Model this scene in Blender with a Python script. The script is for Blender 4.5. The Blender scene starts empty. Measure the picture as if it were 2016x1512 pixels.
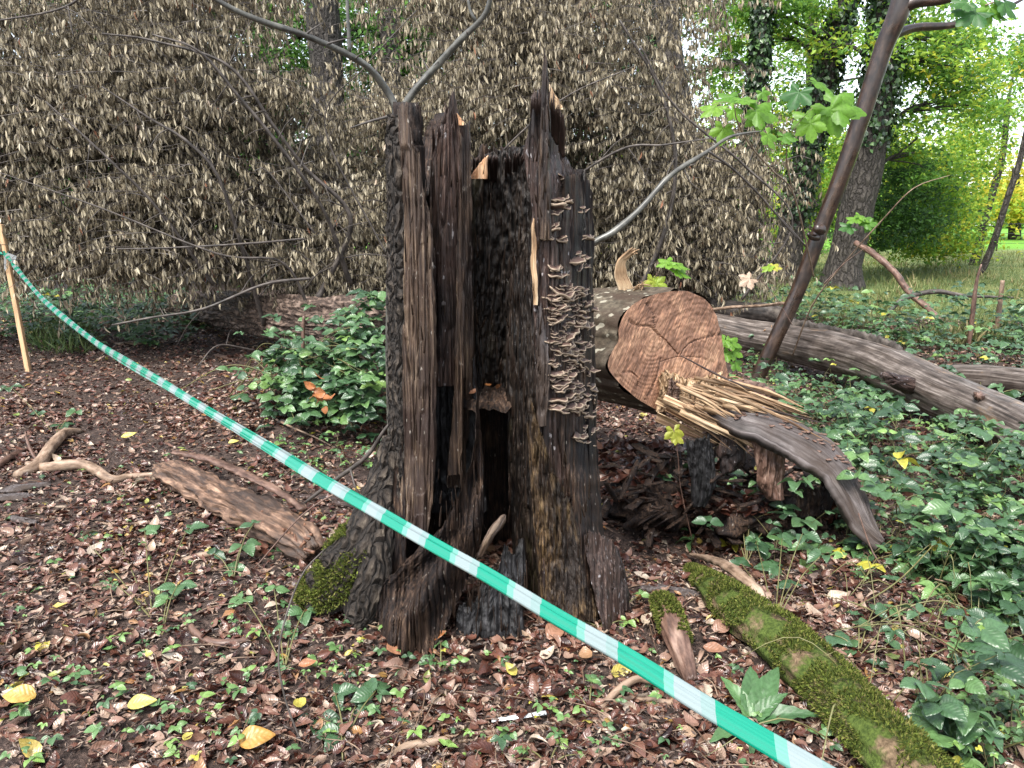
import bpy, math, random
import numpy as np
from mathutils import Vector
random.seed(7); RS = np.random.RandomState(11)
SC = bpy.context.scene; COL = SC.collection
# ---------------------------------------------------------------- camera, sky, sun, exposure
PITCH = math.radians(12.5); FPX = 1514.0; CAMZ = 1.55
cam = bpy.data.objects.new('camera', bpy.data.cameras.new('camera')); COL.objects.link(cam)
cam.location = (0, 0, CAMZ); cam.rotation_euler = (math.pi/2 - PITCH, 0, 0)
cam.data.sensor_width = 36; cam.data.lens = 36*FPX/2016; cam.data.clip_end = 2000; cam.data.clip_start = 0.05
SC.camera = cam
SUN_EL, SUN_AZ = math.radians(60), math.radians(-150)      # azimuth from +Y towards +X
w = bpy.data.worlds.new('World'); SC.world = w; w.use_nodes = True
wn = w.node_tree.nodes; wl = w.node_tree.links
sky = wn.new('ShaderNodeTexSky'); sky.sky_type = 'NISHITA'; sky.sun_disc = False
sky.sun_elevation = SUN_EL; sky.sun_rotation = SUN_AZ; sky.dust_density = 1.5; sky.air_density = 1.0; sky.ozone_density = 1
hs = wn.new('ShaderNodeHueSaturation'); hs.inputs['Saturation'].default_value = 0.42
wl.new(sky.outputs[0], hs.inputs['Color']); wl.new(hs.outputs[0], wn['Background'].inputs['Color'])
wn['Background'].inputs['Strength'].default_value = 0.085
sun = bpy.data.objects.new('sun', bpy.data.lights.new('sun', 'SUN')); COL.objects.link(sun)
sun.data.energy = 1.5; sun.data.angle = math.radians(26); sun.data.color = (1.0, 0.96, 0.9)
_sd = Vector((math.sin(SUN_AZ)*math.cos(SUN_EL), math.cos(SUN_AZ)*math.cos(SUN_EL), math.sin(SUN_EL)))
sun.rotation_euler = _sd.to_track_quat('Z', 'Y').to_euler(); sun.location = (0, 0, 30)
SC.view_settings.view_transform = 'Standard'; SC.view_settings.look = 'None'; SC.view_settings.gamma = 1
SC.view_settings.exposure = 2.42
# ---------------------------------------------------------------- maths helpers
_perm = np.random.RandomState(3).permutation(256); _perm = np.concatenate([_perm]*3)
_g = np.random.RandomState(4).normal(size=(256, 3)); _g /= np.linalg.norm(_g, axis=1)[:, None]
def noise(P, f=1.0, seed=0):
    P = np.asarray(P, float)*f + seed*17.31
    i = np.floor(P).astype(int); fr = P - i; i &= 255; u = fr*fr*fr*(fr*(fr*6-15)+10)
    def gd(a, b, c):
        h = _perm[(_perm[(_perm[(i[..., 0]+a) & 255] + i[..., 1]+b) & 255] + i[..., 2]+c) & 255]
        g = _g[h]; return g[..., 0]*(fr[..., 0]-a) + g[..., 1]*(fr[..., 1]-b) + g[..., 2]*(fr[..., 2]-c)
    def L(a, b, t): return a + (b-a)*t
    x0 = L(L(gd(0,0,0), gd(1,0,0), u[..., 0]), L(gd(0,1,0), gd(1,1,0), u[..., 0]), u[..., 1])
    x1 = L(L(gd(0,0,1), gd(1,0,1), u[..., 0]), L(gd(0,1,1), gd(1,1,1), u[..., 0]), u[..., 1])
    return L(x0, x1, u[..., 2])*1.6
def fbm(P, f=1.0, o=3, seed=0):
    s = 0; a = 1
    for k in range(o): s = s + a*noise(P, f*2**k, seed+k); a *= .5
    return s
def at(px, py, Y):
    dx = (px-1008)/FPX; dy = -(py-756)/FPX
    vy = math.cos(PITCH) + dy*math.sin(PITCH); vz = -math.sin(PITCH) + dy*math.cos(PITCH)
    t = Y/vy
    return np.array([dx*t, Y + 0*t, CAMZ + vz*t]) if np.ndim(t) == 0 else np.stack([dx*t, Y+0*t, CAMZ+vz*t], -1)
def atv(px, py, Y):
    px, py, Y = np.broadcast_arrays(np.asarray(px, float), np.asarray(py, float), np.asarray(Y, float))
    dx = (px-1008)/FPX; dy = -(py-756)/FPX
    vy = math.cos(PITCH) + dy*math.sin(PITCH); vz = -math.sin(PITCH) + dy*math.cos(PITCH)
    t = Y/vy
    return np.stack([dx*t, Y, CAMZ + vz*t], -1)
def hgt(x, y):
    x = np.asarray(x, float); y = np.asarray(y, float)
    P = np.stack([x, y, 0*x], -1)
    near = np.exp(-np.maximum(y-10, 0)/8)
    h = (.05*noise(P, .45, 5) + .03*noise(P, 1.6, 6) + .012*noise(P, 5, 7))*near
    h = h + .06*np.exp(-((x+.05)**2+(y-3.0)**2)/.35)
    h = h - .22*np.exp(-((x-.95)**2/.35+(y-3.75)**2/.30))
    h = h + .25*np.exp(-((x+1.75)**2/.5+(y-6.3)**2/.8))
    return h
def G(px, py):
    Y = 3.0; h = 0.0
    for _ in range(14):
        dx = (px-1008)/FPX; dy = -(py-756)/FPX
        vy = math.cos(PITCH) + dy*math.sin(PITCH); vz = -math.sin(PITCH) + dy*math.cos(PITCH)
        t = (h-CAMZ)/min(vz, -.004); Y = t*vy; h = float(hgt(dx*t, Y))
    return np.array([dx*t, Y, h])
def Gv(px, py):
    h = np.zeros(len(px))
    dx = (px-1008)/FPX; dy = -(py-756)/FPX
    vy = math.cos(PITCH) + dy*math.sin(PITCH); vz = np.minimum(-math.sin(PITCH) + dy*math.cos(PITCH), -.004)
    for _ in range(8): t = (h-CAMZ)/vz; h = hgt(dx*t, t*vy)
    return np.stack([dx*t, t*vy, h], -1)
def interp(x, tab):
    a = np.array(tab, float); 
    if a[0, 0] > a[-1, 0]: a = a[::-1]
    return [np.interp(x, a[:, 0], a[:, k]) for k in range(1, a.shape[1])]
def catmull(pts, step):
    P = np.array(pts, float)
    if len(P) < 3:
        n = max(2, int(np.linalg.norm(P[1, :3]-P[0, :3])/step)+1); t = np.linspace(0, 1, n)[:, None]; return P[0]*(1-t)+P[1]*t
    P = np.vstack([2*P[0]-P[1], P, 2*P[-1]-P[-2]]); out = []
    for i in range(1, len(P)-2):
        n = max(2, int(np.linalg.norm(P[i+1, :3]-P[i, :3])/step)+1)
        t = np.linspace(0, 1, n, endpoint=False)[:, None]
        out.append(.5*(2*P[i]+(P[i+1]-P[i-1])*t+(2*P[i-1]-5*P[i]+4*P[i+1]-P[i+2])*t**2+(3*P[i]-P[i-1]-3*P[i+1]+P[i+2])*t**3))
    out.append(P[-2][None]); return np.vstack(out)
# ---------------------------------------------------------------- mesh building
class Geo:
    def __init__(s): s.V = []; s.F = []; s.T = []; s.R = []; s.n = 0
    def add(s, V, F, tone=None, gr=None):
        V = np.asarray(V, float).reshape(-1, 3); n = len(V)
        s.V.append(V)
        for f in (F if isinstance(F, list) else [F]): s.F.append(np.asarray(f, int)+s.n)
        s.T.append(np.zeros(n) if tone is None else np.broadcast_to(np.asarray(tone, float).reshape(-1), (n,)) if np.size(tone) in (1, n) else tone)
        s.R.append(V if gr is None else np.asarray(gr, float).reshape(-1, 3)); s.n += n
        return s
    def build(s, name, mat, parent=None, origin=None, smooth=True):
        V = np.vstack(s.V); me = bpy.data.meshes.new(name)
        o = np.zeros(3)
        if parent is not None: o = np.array(parent['_o'])
        elif origin is not None: o = np.array(origin, float)
        V = V - o
        me.vertices.add(len(V)); me.vertices.foreach_set('co', V.astype(np.float32).ravel())
        tot = np.concatenate([np.full(len(f), f.shape[1]) for f in s.F]); idx = np.concatenate([f.ravel() for f in s.F])
        me.loops.add(len(idx)); me.loops.foreach_set('vertex_index', idx.astype(np.int32))
        me.polygons.add(len(tot)); st = np.concatenate([[0], np.cumsum(tot)[:-1]])
        me.polygons.foreach_set('loop_start', st.astype(np.int32)); me.polygons.foreach_set('loop_total', tot.astype(np.int32))
        me.polygons.foreach_set('use_smooth', np.full(len(tot), smooth))
        a = me.attributes.new('tone', 'FLOAT', 'POINT'); a.data.foreach_set('value', np.concatenate(s.T).astype(np.float32))
        a = me.attributes.new('gr', 'FLOAT_VECTOR', 'POINT'); a.data.foreach_set('vector', np.vstack(s.R).astype(np.float32).ravel())
        me.update(); me.validate(); me.materials.append(mat)
        ob = bpy.data.objects.new(name, me); COL.objects.link(ob)
        if parent is not None: ob.parent = parent
        else: ob.location = o
        ob['_o'] = [float(v) for v in o]
        return ob
def tag(o, label=None, cat=None, group=None, kind=None):
    if label: o['label'] = label
    if cat: o['category'] = cat
    if group: o['group'] = group
    if kind: o['kind'] = kind
    return o
def thing(name, label, cat, loc, group=None):
    o = bpy.data.objects.new(name, None); COL.objects.link(o); o.location = [float(v) for v in loc]
    o['_o'] = [float(v) for v in loc]; o.empty_display_size = .1
    return tag(o, label, cat, group)
def sub(parent_obj):      # children of a mesh part keep the part's world offset
    return parent_obj
def grid_faces(a, b, off=0, wrap=False):
    i = np.arange(a-1)[:, None]*b; j = np.arange(b if wrap else b-1)[None, :]; k = (j+1) % b
    return np.stack([i+j, i+k, i+b+k, i+b+j], -1).reshape(-1, 4)+off
def tube(geo, pts, seg=8, step=.05, rough=0., rf=(8, 3), seed=0, tone=0., cap=True, flat=1., jag=0., fb=1.):
    """pts: rows x,y,z,radius"""
    P = catmull(pts, step); C = P[:, :3]; r = np.maximum(P[:, 3], 1e-4); n = len(C)
    T = np.gradient(C, axis=0); T /= np.linalg.norm(T, axis=1)[:, None]+1e-9
    ref = np.array([0, 0, 1.]) if abs(T[0, 2]) < .9 else np.array([0, -1., 0])
    N = np.zeros_like(C); v = ref
    for i in range(n):
        v = v - T[i]*np.dot(v, T[i]); v = v/(np.linalg.norm(v)+1e-9); N[i] = v
    B = np.cross(T, N); th = np.linspace(0, 2*np.pi, seg, endpoint=False)
    s = np.concatenate([[0], np.cumsum(np.linalg.norm(np.diff(C, axis=0), axis=1))])
    ct, sn = np.cos(th)[None, :], np.sin(th)[None, :]
    gr = np.stack([ct*r[:, None], sn*r[:, None], np.repeat(s[:, None], seg, 1)], -1)
    rr = np.repeat(r[:, None], seg, 1)
    if rough:
        q = np.stack([ct*rf[0]+0*rr, sn*rf[0]+0*rr, s[:, None]*rf[1]+0*rr], -1)
        rr = rr*(1+rough*fbm(q, 1, 3, seed))
    V = C[:, None]+N[:, None]*(ct*rr)[..., None]*flat+B[:, None]*(sn*rr)[..., None]*fb
    if jag:
        for e, sg in ((0, -1), (-1, 1)):
            V[e] += T[e]*sg*(jag*np.abs(noise(np.stack([ct[0]*3, sn[0]*3, 0*sn[0]+e], -1), 1, seed+9)))[:, None]
    F = grid_faces(n, seg, 0, True); Vf = V.reshape(-1, 3); g = gr.reshape(-1, 3); Fs = [F]
    if cap:
        Vf = np.vstack([Vf, C[0], C[-1]]); g = np.vstack([g, g[0], g[-1]]); j = np.arange(seg); k = (j+1) % seg; m = n*seg
        Fs.append(np.stack([k, j, 0*j+m], -1)); Fs.append(np.stack([(n-1)*seg+j, (n-1)*seg+k, 0*j+m+1], -1))
    geo.add(Vf, Fs, tone, g); return geo
def leaf(nu=2, nv=5, w=.5, fold=.15, curl=.2, pleat=0., npl=7, pw=.8, stalk=0., tipx=1.0, wave=0.):
    """leaf along +Y, length 1, normal +Z, seen as a curved blade"""
    u = np.linspace(-1, 1, nu*2+1); v = np.linspace(0, 1, nv+1)
    U, W = np.meshgrid(u, v); wd = w*.5*np.sin(np.pi*np.clip(W, 0.015, .985)**pw)**.8*tipx
    x = U*wd; y = W-.07*np.abs(U)*wd
    z = fold*np.abs(U)*wd*2 - curl*(W-.4)**2 + pleat*np.sin((W*1.0+np.abs(U)*.0-np.abs(U)*.22)*npl*2*np.pi)*np.abs(U)*.03*w*2
    z = z + wave*np.sin(W*9+U*2)*np.abs(U)*wd
    V = np.stack([x, y, z], -1).reshape(-1, 3); g = np.stack([U, W, 0*U], -1).reshape(-1, 3)
    return V, grid_faces(nv+1, nu*2+1), g
def maple():
    """five-lobed leaf, stalk at origin, tip at +Y"""
    out = []
    lob = [(-125, .66), (-60, .9), (0, 1.0), (60, .9), (125, .66)]
    for i, (a, L) in enumerate(lob):
        for da, k in ((-27, .66), (-21, .74), (-16, .84), (-10, .83), (-5, .95), (0, 1.0), (5, .95), (10, .83), (16, .84), (21, .74), (27, .66)):
            A = math.radians(a+da); out.append((math.sin(A)*L*k*.55, math.cos(A)*L*k*.55, a, L*k))
        if i < 4:
            A = math.radians(a+31); out.append((math.sin(A)*.27, math.cos(A)*.27, a, .3))
    O = np.array([[o[0], o[1]] for o in out]); n = len(O)
    rings = [0, .35, .7, 1.0]; V = []; 
    for k in rings:
        q = O*k; rad = np.hypot(q[:, 0], q[:, 1]); ang = np.arctan2(q[:, 0], q[:, 1])
        z = -.35*rad**2+.035*np.cos(ang*5.8)*k; V.append(np.stack([q[:, 0], q[:, 1]+.05, z], -1))
    V = np.vstack(V); g = np.stack([V[:, 0], V[:, 1], np.repeat(rings, n)], -1)
    F = grid_faces(4, n, 0, False); 
    return V, F, g
def place(geo, tpl, pos, dirs, nrm, scale, tone, wscale=None):
    V, F, g = tpl; pos = np.atleast_2d(pos); N = len(pos)
    if N == 0: return
    y = dirs/(np.linalg.norm(dirs, axis=1)[:, None]+1e-9)
    x = np.cross(y, nrm); x /= np.linalg.norm(x, axis=1)[:, None]+1e-9; z = np.cross(x, y)
    s = np.broadcast_to(np.asarray(scale, float), (N,))[:, None, None]
    ws = 1. if wscale is None else np.asarray(wscale)[:, None, None]
    W = pos[:, None]+s*(V[None, :, 0:1]*x[:, None]*ws+V[None, :, 1:2]*y[:, None]+V[None, :, 2:3]*z[:, None])
    Fa = (F[None]+(np.arange(N)*len(V))[:, None, None]).reshape(-1, F.shape[1])
    geo.add(W.reshape(-1, 3), Fa, np.repeat(np.broadcast_to(tone, (N,)), len(V)), np.tile(g, (N, 1)))
def rdir(n, up=0., spread=1.):
    d = RS.normal(size=(n, 3))*spread; d[:, 2] += up; return d/np.linalg.norm(d, axis=1)[:, None]
# ---------------------------------------------------------------- materials
def S(c): return tuple(((v/255)/12.92 if v/255 <= .04045 else ((v/255+.055)/1.055)**2.4) for v in c)+(1,)
class M:
    def __init__(s, name, rough=.6, spec=.5):
        s.m = bpy.data.materials.new(name); s.m.use_nodes = True; s.nt = s.m.node_tree; s.n = s.nt.nodes; s.l = s.nt.links
        s.b = s.n['Principled BSDF']; s.b.inputs['Roughness'].default_value = rough; s.b.inputs['Specular IOR Level'].default_value = spec
    def attr(s, nm): a = s.n.new('ShaderNodeAttribute'); a.attribute_name = nm; return a
    def geom(s): return s.n.new('ShaderNodeNewGeometry').outputs['Position']
    def mapv(s, src, sc=(1, 1, 1), loc=(0, 0, 0)):
        m = s.n.new('ShaderNodeMapping'); m.inputs['Scale'].default_value = sc; m.inputs['Location'].default_value = loc; s.l.new(src, m.inputs['Vector']); return m.outputs[0]
    def noise(s, vec, scale=5, detail=4, rough=.6, dist=0.):
        t = s.n.new('ShaderNodeTexNoise'); t.inputs['Scale'].default_value = scale; t.inputs['Detail'].default_value = detail
        t.inputs['Roughness'].default_value = rough; t.inputs['Distortion'].default_value = dist; s.l.new(vec, t.inputs['Vector']); return t.outputs[0]
    def voro(s, vec, scale=5, feat='F1'):
        t = s.n.new('ShaderNodeTexVoronoi'); t.feature = feat; t.inputs['Scale'].default_value = scale; s.l.new(vec, t.inputs['Vector']); return t.outputs['Distance']
    def ramp(s, fac, stops, interp='LINEAR'):
        r = s.n.new('ShaderNodeValToRGB'); e = r.color_ramp.elements; r.color_ramp.interpolation = interp
        while len(e) < len(stops): e.new(.5)
        for i, (p, c) in enumerate(stops): e[i].position = p; e[i].color = c if len(c) == 4 else tuple(c)+(1,)
        s.l.new(fac, r.inputs[0]); return r.outputs[0]
    def mix(s, a, b, f, mode='MIX'):
        m = s.n.new('ShaderNodeMix'); m.data_type = 'RGBA'; m.blend_type = mode
        for v, k in ((f, 0), (a, 6), (b, 7)):
            if hasattr(v, 'node'): s.l.new(v, m.inputs[k])
            else: m.inputs[k].default_value = v
        return m.outputs[2]
    def math(s, op, a, b=0.):
        m = s.n.new('ShaderNodeMath'); m.operation = op
        for i, v in enumerate((a, b)):
            if hasattr(v, 'node'): s.l.new(v, m.inputs[i])
            else: m.inputs[i].default_value = v
        return m.outputs[0]
    def col(s, c):
        if hasattr(c, 'node'): s.l.new(c, s.b.inputs['Base Color'])
        else: s.b.inputs['Base Color'].default_value = c
        s.c = c; return s
    def bump(s, h, strength=.5, dist=.01):
        b = s.n.new('ShaderNodeBump'); b.inputs['Strength'].default_value = strength; b.inputs['Distance'].default_value = dist
        s.l.new(h, b.inputs['Height']); s.l.new(b.outputs[0], s.b.inputs['Normal']); s.bn = b.outputs[0]; return s
    def rough(s, v): s.l.new(v, s.b.inputs['Roughness']); return s
    def trans(s, f=.35, tint=None):
        t = s.n.new('ShaderNodeBsdfTranslucent'); mx = s.n.new('ShaderNodeMixShader'); mx.inputs[0].default_value = f
        c = s.c
        if tint: c = s.mix(c, tint, 1.0, 'MULTIPLY')
        if hasattr(c, 'node'): s.l.new(c, t.inputs[0])
        else: t.inputs[0].default_value = c
        s.l.new(s.b.outputs[0], mx.inputs[1]); s.l.new(t.outputs[0], mx.inputs[2]); s.l.new(mx.outputs[0], s.n['Material Output'].inputs[0]); return s
def wood(name, cols, grain=(60, 60, 3), rough=.6, bump=.6, dist=.006, spots=None, patch=None, spec=.4, src='gr'):
    """cols: dark..light for the grain; patch=(colour, scale, lo, hi); spots=(colour, scale, thr)"""
    m = M(name, rough, spec); v = m.attr(src).outputs['Vector']
    g1 = m.noise(m.mapv(v, grain), 1, 5, .65); g2 = m.noise(v, 7, 3, .6)
    k = len(cols)-1
    c = m.ramp(g1, [(.33+.34*i/k, cols[i]) for i in range(k+1)])
    c = m.mix(c, (.45, .42, .40, 1), m.ramp(g2, [(.42, (0, 0, 0)), (.62, (.75, .75, .75))]), 'MULTIPLY')
    c = m.mix(c, (.42, .36, .32, 1), m.attr('tone').outputs['Fac'], 'MULTIPLY')
    if patch:
        f = m.ramp(m.noise(m.mapv(v, (1, 1, .35)), patch[1], 5, .7), [(patch[2], (0, 0, 0)), (patch[3], (1, 1, 1))]); c = m.mix(c, patch[0], f)
    if spots:
        f = m.ramp(m.noise(m.mapv(v, (1, 1, .45)), spots[1], 2, .5), [(spots[2], (0, 0, 0)), (spots[2]+.03, (1, 1, 1))]); c = m.mix(c, spots[0], f)
    m.col(c); m.bump(g1, bump, dist)
    m.rough(m.ramp(g2, [(.3, (rough-.18,)*3), (.7, (min(1, rough+.2),)*3)]))
    return m.m
def leafmat(name, stops, rough=.4, tr=.3, tint=None, vein=True, interp='LINEAR', spec=.5, back=None):
    m = M(name, rough, spec); t = m.attr('tone').outputs['Fac']; c = m.ramp(t, stops, interp)
    g = m.attr('gr').outputs['Vector']
    n = m.noise(m.geom(), 60, 2, .6)
    c = m.mix(c, (.55, .55, .5, 1), m.ramp(n, [(.4, (0, 0, 0)), (.65, (.6, .6, .6))]), 'MULTIPLY')
    if back:
        bf = m.n.new('ShaderNodeNewGeometry').outputs['Backfacing']; c = m.mix(c, back, bf)
    m.col(c)
    if vein: 
        sx = m.n.new('ShaderNodeSeparateXYZ'); m.l.new(g, sx.inputs[0])
        q = m.math('SUBTRACT', sx.outputs[1], m.math('MULTIPLY', m.math('ABSOLUTE', sx.outputs[0]), .22))
        m.bump(m.math('SINE', m.math('MULTIPLY', q, 44.)), .2, .002)
    if tr: m.trans(tr, tint)
    return m.m
# ---------------------------------------------------------------- material set
DARKW = wood('dark_rotten_wood', [(.005, .0035, .003), (.020, .0115, .008), (.050, .029, .019), (.12, .077, .05)], (95, 95, 4.5), .62, 1., .012, spec=.22, patch=((.008, .007, .008, 1), 5, .45, .62), spots=((.17, .15, .13, 1), 60, .70))
BROWNW = wood('brown_stripped_wood', [(.008, .005, .004), (.036, .021, .014), (.088, .056, .037), (.20, .14, .092)], (110, 110, 3.2), .5, 1., .010, patch=((.02, .013, .011, 1), 4, .44, .6), spots=((.22, .19, .16, 1), 75, .69))
INNERW = wood('black_wet_inner_wood', [(.003, .0025, .0025), (.009, .0065, .0055), (.024, .017, .013), (.075, .056, .042)], (80, 80, 6), .42, 1., .014, spec=.35, patch=((.05, .04, .018, 1), 5, .55, .68))
PLANKW = wood('tan_brown_plank_wood', [(.012, .007, .005), (.05, .03, .02), (.115, .076, .051), (.25, .185, .125)], (110, 110, 3.2), .5, 1., .010, patch=((.03, .018, .014, 1), 4, .46, .62), spots=((.24, .21, .18, 1), 75, .69))
LOGGREY = wood('pale_weathered_log_wood', [(.02, .015, .011), (.065, .050, .041), (.13, .108, .094), (.26, .225, .20)], (50, 50, 2.6), .5, .9, .008, patch=((.23, .145, .08, 1), 2.6, .56, .66), spec=.45)
REDW = wood('reddish_torn_wood', [(.008, .005, .004), (.032, .018, .014), (.062, .037, .029), (.13, .088, .072)], (100, 100, 4), .5, 1., .010, patch=((.012, .009, .009, 1), 4, .48, .62), spots=((.24, .22, .22, 1), 70, .67))
ROTW = wood('yellow_crumbling_rot', [(.008, .005, .003), (.06, .034, .015), (.16, .098, .042), (.34, .235, .12)], (60, 60, 9), .6, 1., .014, patch=((.018, .012, .009, 1), 7, .40, .56))
GREYW = wood('grey_weathered_wood', [(.018, .014, .013), (.055, .046, .044), (.105, .09, .088), (.2, .18, .18)], (60, 60, 3), .6, .9, .008, patch=((.04, .027, .02, 1), 3, .44, .60), spec=.35)
CREAMW = wood('fresh_cream_splinter_wood', [(.12, .06, .03), (.32, .2, .11), (.5, .36, .22), (.7, .56, .39)], (70, 70, 3), .6, .6, .005)
ORANGEW = wood('orange_fresh_break', [(.25, .11, .05), (.5, .26, .13), (.68, .42, .24), (.75, .55, .36)], (60, 60, 8), .6, .6, .005)
SOILBLACK = wood('black_charred_wood', [(.004, .004, .0045), (.009, .0085, .009), (.018, .017, .018), (.045, .044, .048)], (60, 60, 6), .55, .9, .01, spec=.35)
STICK = wood('pale_stick_bark', [(.09, .055, .035), (.2, .135, .09), (.3, .21, .15), (.38, .29, .21)], (30, 30, 8), .6, .5, .003)
STICKD = wood('brown_stick_bark', [(.04, .022, .016), (.09, .05, .036), (.16, .095, .07), (.24, .16, .12)], (30, 30, 8), .5, .5, .003)
TWIGD = wood('dark_twig_bark', [(.02, .017, .015), (.05, .042, .036), (.09, .075, .065), (.14, .12, .1)], (20, 20, 8), .6, .4, .003)
SMOOTHB = wood('smooth_grey_green_bark', [(.025, .024, .02), (.055, .053, .044), (.10, .098, .082), (.16, .155, .13)], (12, 12, 14), .45, .3, .003, spec=.6)
WETB = wood('wet_brown_bark', [(.010, .006, .004), (.024, .013, .009), (.042, .024, .016), (.075, .046, .032)], (22, 22, 9), .36, .3, .003, spec=.6)
LOGBARK = wood('smooth_olive_bark', [(.03, .024, .017), (.06, .049, .034), (.10, .082, .057), (.16, .135, .098)], (30, 30, 22), .7, 1., .01, patch=((.045, .03, .02, 1), 9, .42, .58), spots=((.24, .22, .17, 1), 26, .62), spec=.2)
SAPW = M('planed_stake_wood', .6)
_v = SAPW.attr('gr').outputs['Vector']; _c = SAPW.noise(SAPW.mapv(_v, (40, 40, 3)), 1, 3)
SAPW.col(SAPW.ramp(_c, [(.3, (.42, .25, .12)), (.7, (.62, .42, .24))])); SAPW = SAPW.m
def barkmat(name, cols, sc=9, stretch=.3, bump=1., dist=.03, moss=0.):
    m = M(name, .75, .35); v = m.attr('gr').outputs['Vector']
    vv = m.mix(v, m.n.new('ShaderNodeTexNoise').outputs[1], 0.0)
    d = m.noise(v, 6, 3); dv = m.n.new('ShaderNodeVectorMath'); dv.operation = 'ADD'; m.l.new(v, dv.inputs[0])
    nt = m.n.new('ShaderNodeTexNoise'); nt.inputs['Scale'].default_value = 9; m.l.new(v, nt.inputs['Vector'])
    sc2 = m.n.new('ShaderNodeVectorMath'); sc2.operation = 'SCALE'; sc2.inputs['Scale'].default_value = .09; m.l.new(nt.outputs[1], sc2.inputs[0]); m.l.new(sc2.outputs[0], dv.inputs[1])
    q = m.mapv(dv.outputs[0], (1, 1, stretch)); h = m.voro(q, sc, 'DISTANCE_TO_EDGE'); f = m.noise(q, sc*5, 4)
    c = m.ramp(m.math('ADD', h, m.math('MULTIPLY', f, .35)), [(.12, cols[0]), (.26, cols[1]), (.42, cols[2]), (.62, cols[3])])
    if moss:
        mk = m.attr('tone').outputs['Fac']
        mf = m.ramp(m.math('ADD', m.math('MULTIPLY', m.noise(v, 14, 4), .6), mk), [(.62, (0, 0, 0)), (.8, (1, 1, 1))])
        mc = m.ramp(m.noise(m.geom(), 120, 3), [(.3, (.03, .05, .008)), (.55, (.09, .14, .02)), (.75, (.2, .26, .05))]); c = m.mix(c, mc, mf)
    m.col(c); m.bump(m.math('ADD', m.ramp(h, [(0, (0, 0, 0)), (.3, (1, 1, 1))]), m.math('MULTIPLY', f, .5)), bump, dist); return m.m
BARK = barkmat('furrowed_bark', [(.006, .005, .004), (.024, .018, .014), (.05, .038, .029), (.10, .08, .06)], 30, .3, moss=1.)
BARKR = barkmat('reddish_ridged_bark', [(.02, .014, .011), (.075, .05, .038), (.15, .105, .08), (.24, .18, .145)], 14, .3, moss=1.)
BARKFAR = barkmat('dark_trunk_bark', [(.012, .010, .008), (.028, .023, .019), (.046, .039, .032), (.07, .06, .05)], 12, .25)
MOSS = leafmat('moss_tufts', [(0, (.022, .032, .006)), (.4, (.075, .10, .015)), (.75, (.16, .19, .035)), (1, (.2, .17, .06))], .8, .25, vein=False, spec=.2)
# ground
def ground_mat():
    m = M('forest_floor', .85, .3); p = m.geom(); sx = m.n.new('ShaderNodeSeparateXYZ'); m.l.new(p, sx.inputs[0])
    n1 = m.noise(p, 2.2, 5, .65); n2 = m.noise(p, 38, 5, .7)
    soil = m.ramp(n2, [(.3, (.014, .009, .007)), (.5, (.045, .029, .023)), (.62, (.10, .067, .053)), (.75, (.19, .135, .108))])
    grass = m.ramp(m.noise(m.mapv(p, (1, .5, 1)), 1.3, 5, .7), [(.3, (.055, .085, .026)), (.5, (.115, .145, .045)), (.7, (.2, .19, .07))])
    field = m.ramp(n1, [(.3, (.09, .24, .02)), (.7, (.14, .3, .035))])  # sunlight on the far field is put into this brighter green
    y = m.math('ADD', m.math('ADD', sx.outputs[1], m.math('MULTIPLY', sx.outputs[0], 1.1)), m.math('MULTIPLY', n1, 4.))
    c = m.mix(soil, grass, m.ramp(m.math('MULTIPLY', y, .02), [(.38, (0, 0, 0)), (.44, (1, 1, 1))]))
    c = m.mix(c, field, m.ramp(m.math('MULTIPLY', sx.outputs[1], .01), [(.33, (0, 0, 0)), (.36, (1, 1, 1))]))
    m.col(c); m.bump(n2, 1., .03); return m.m
u = np.linspace(-1, 1, 420); v = np.linspace(0, 1, 420)
gx = np.sinh(u*6.2)/np.sinh(6.2)*420; gy = -6+np.sinh(v*6.0)/np.sinh(6.0)*560
X, Y = np.meshgrid(gx, gy); Z = hgt(X, Y)
g = Geo(); g.add(np.stack([X, Y, Z], -1), grid_faces(420, 420)); tag(g.build('ground', ground_mat(), origin=(0, 0, 0)), kind='structure')
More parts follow.
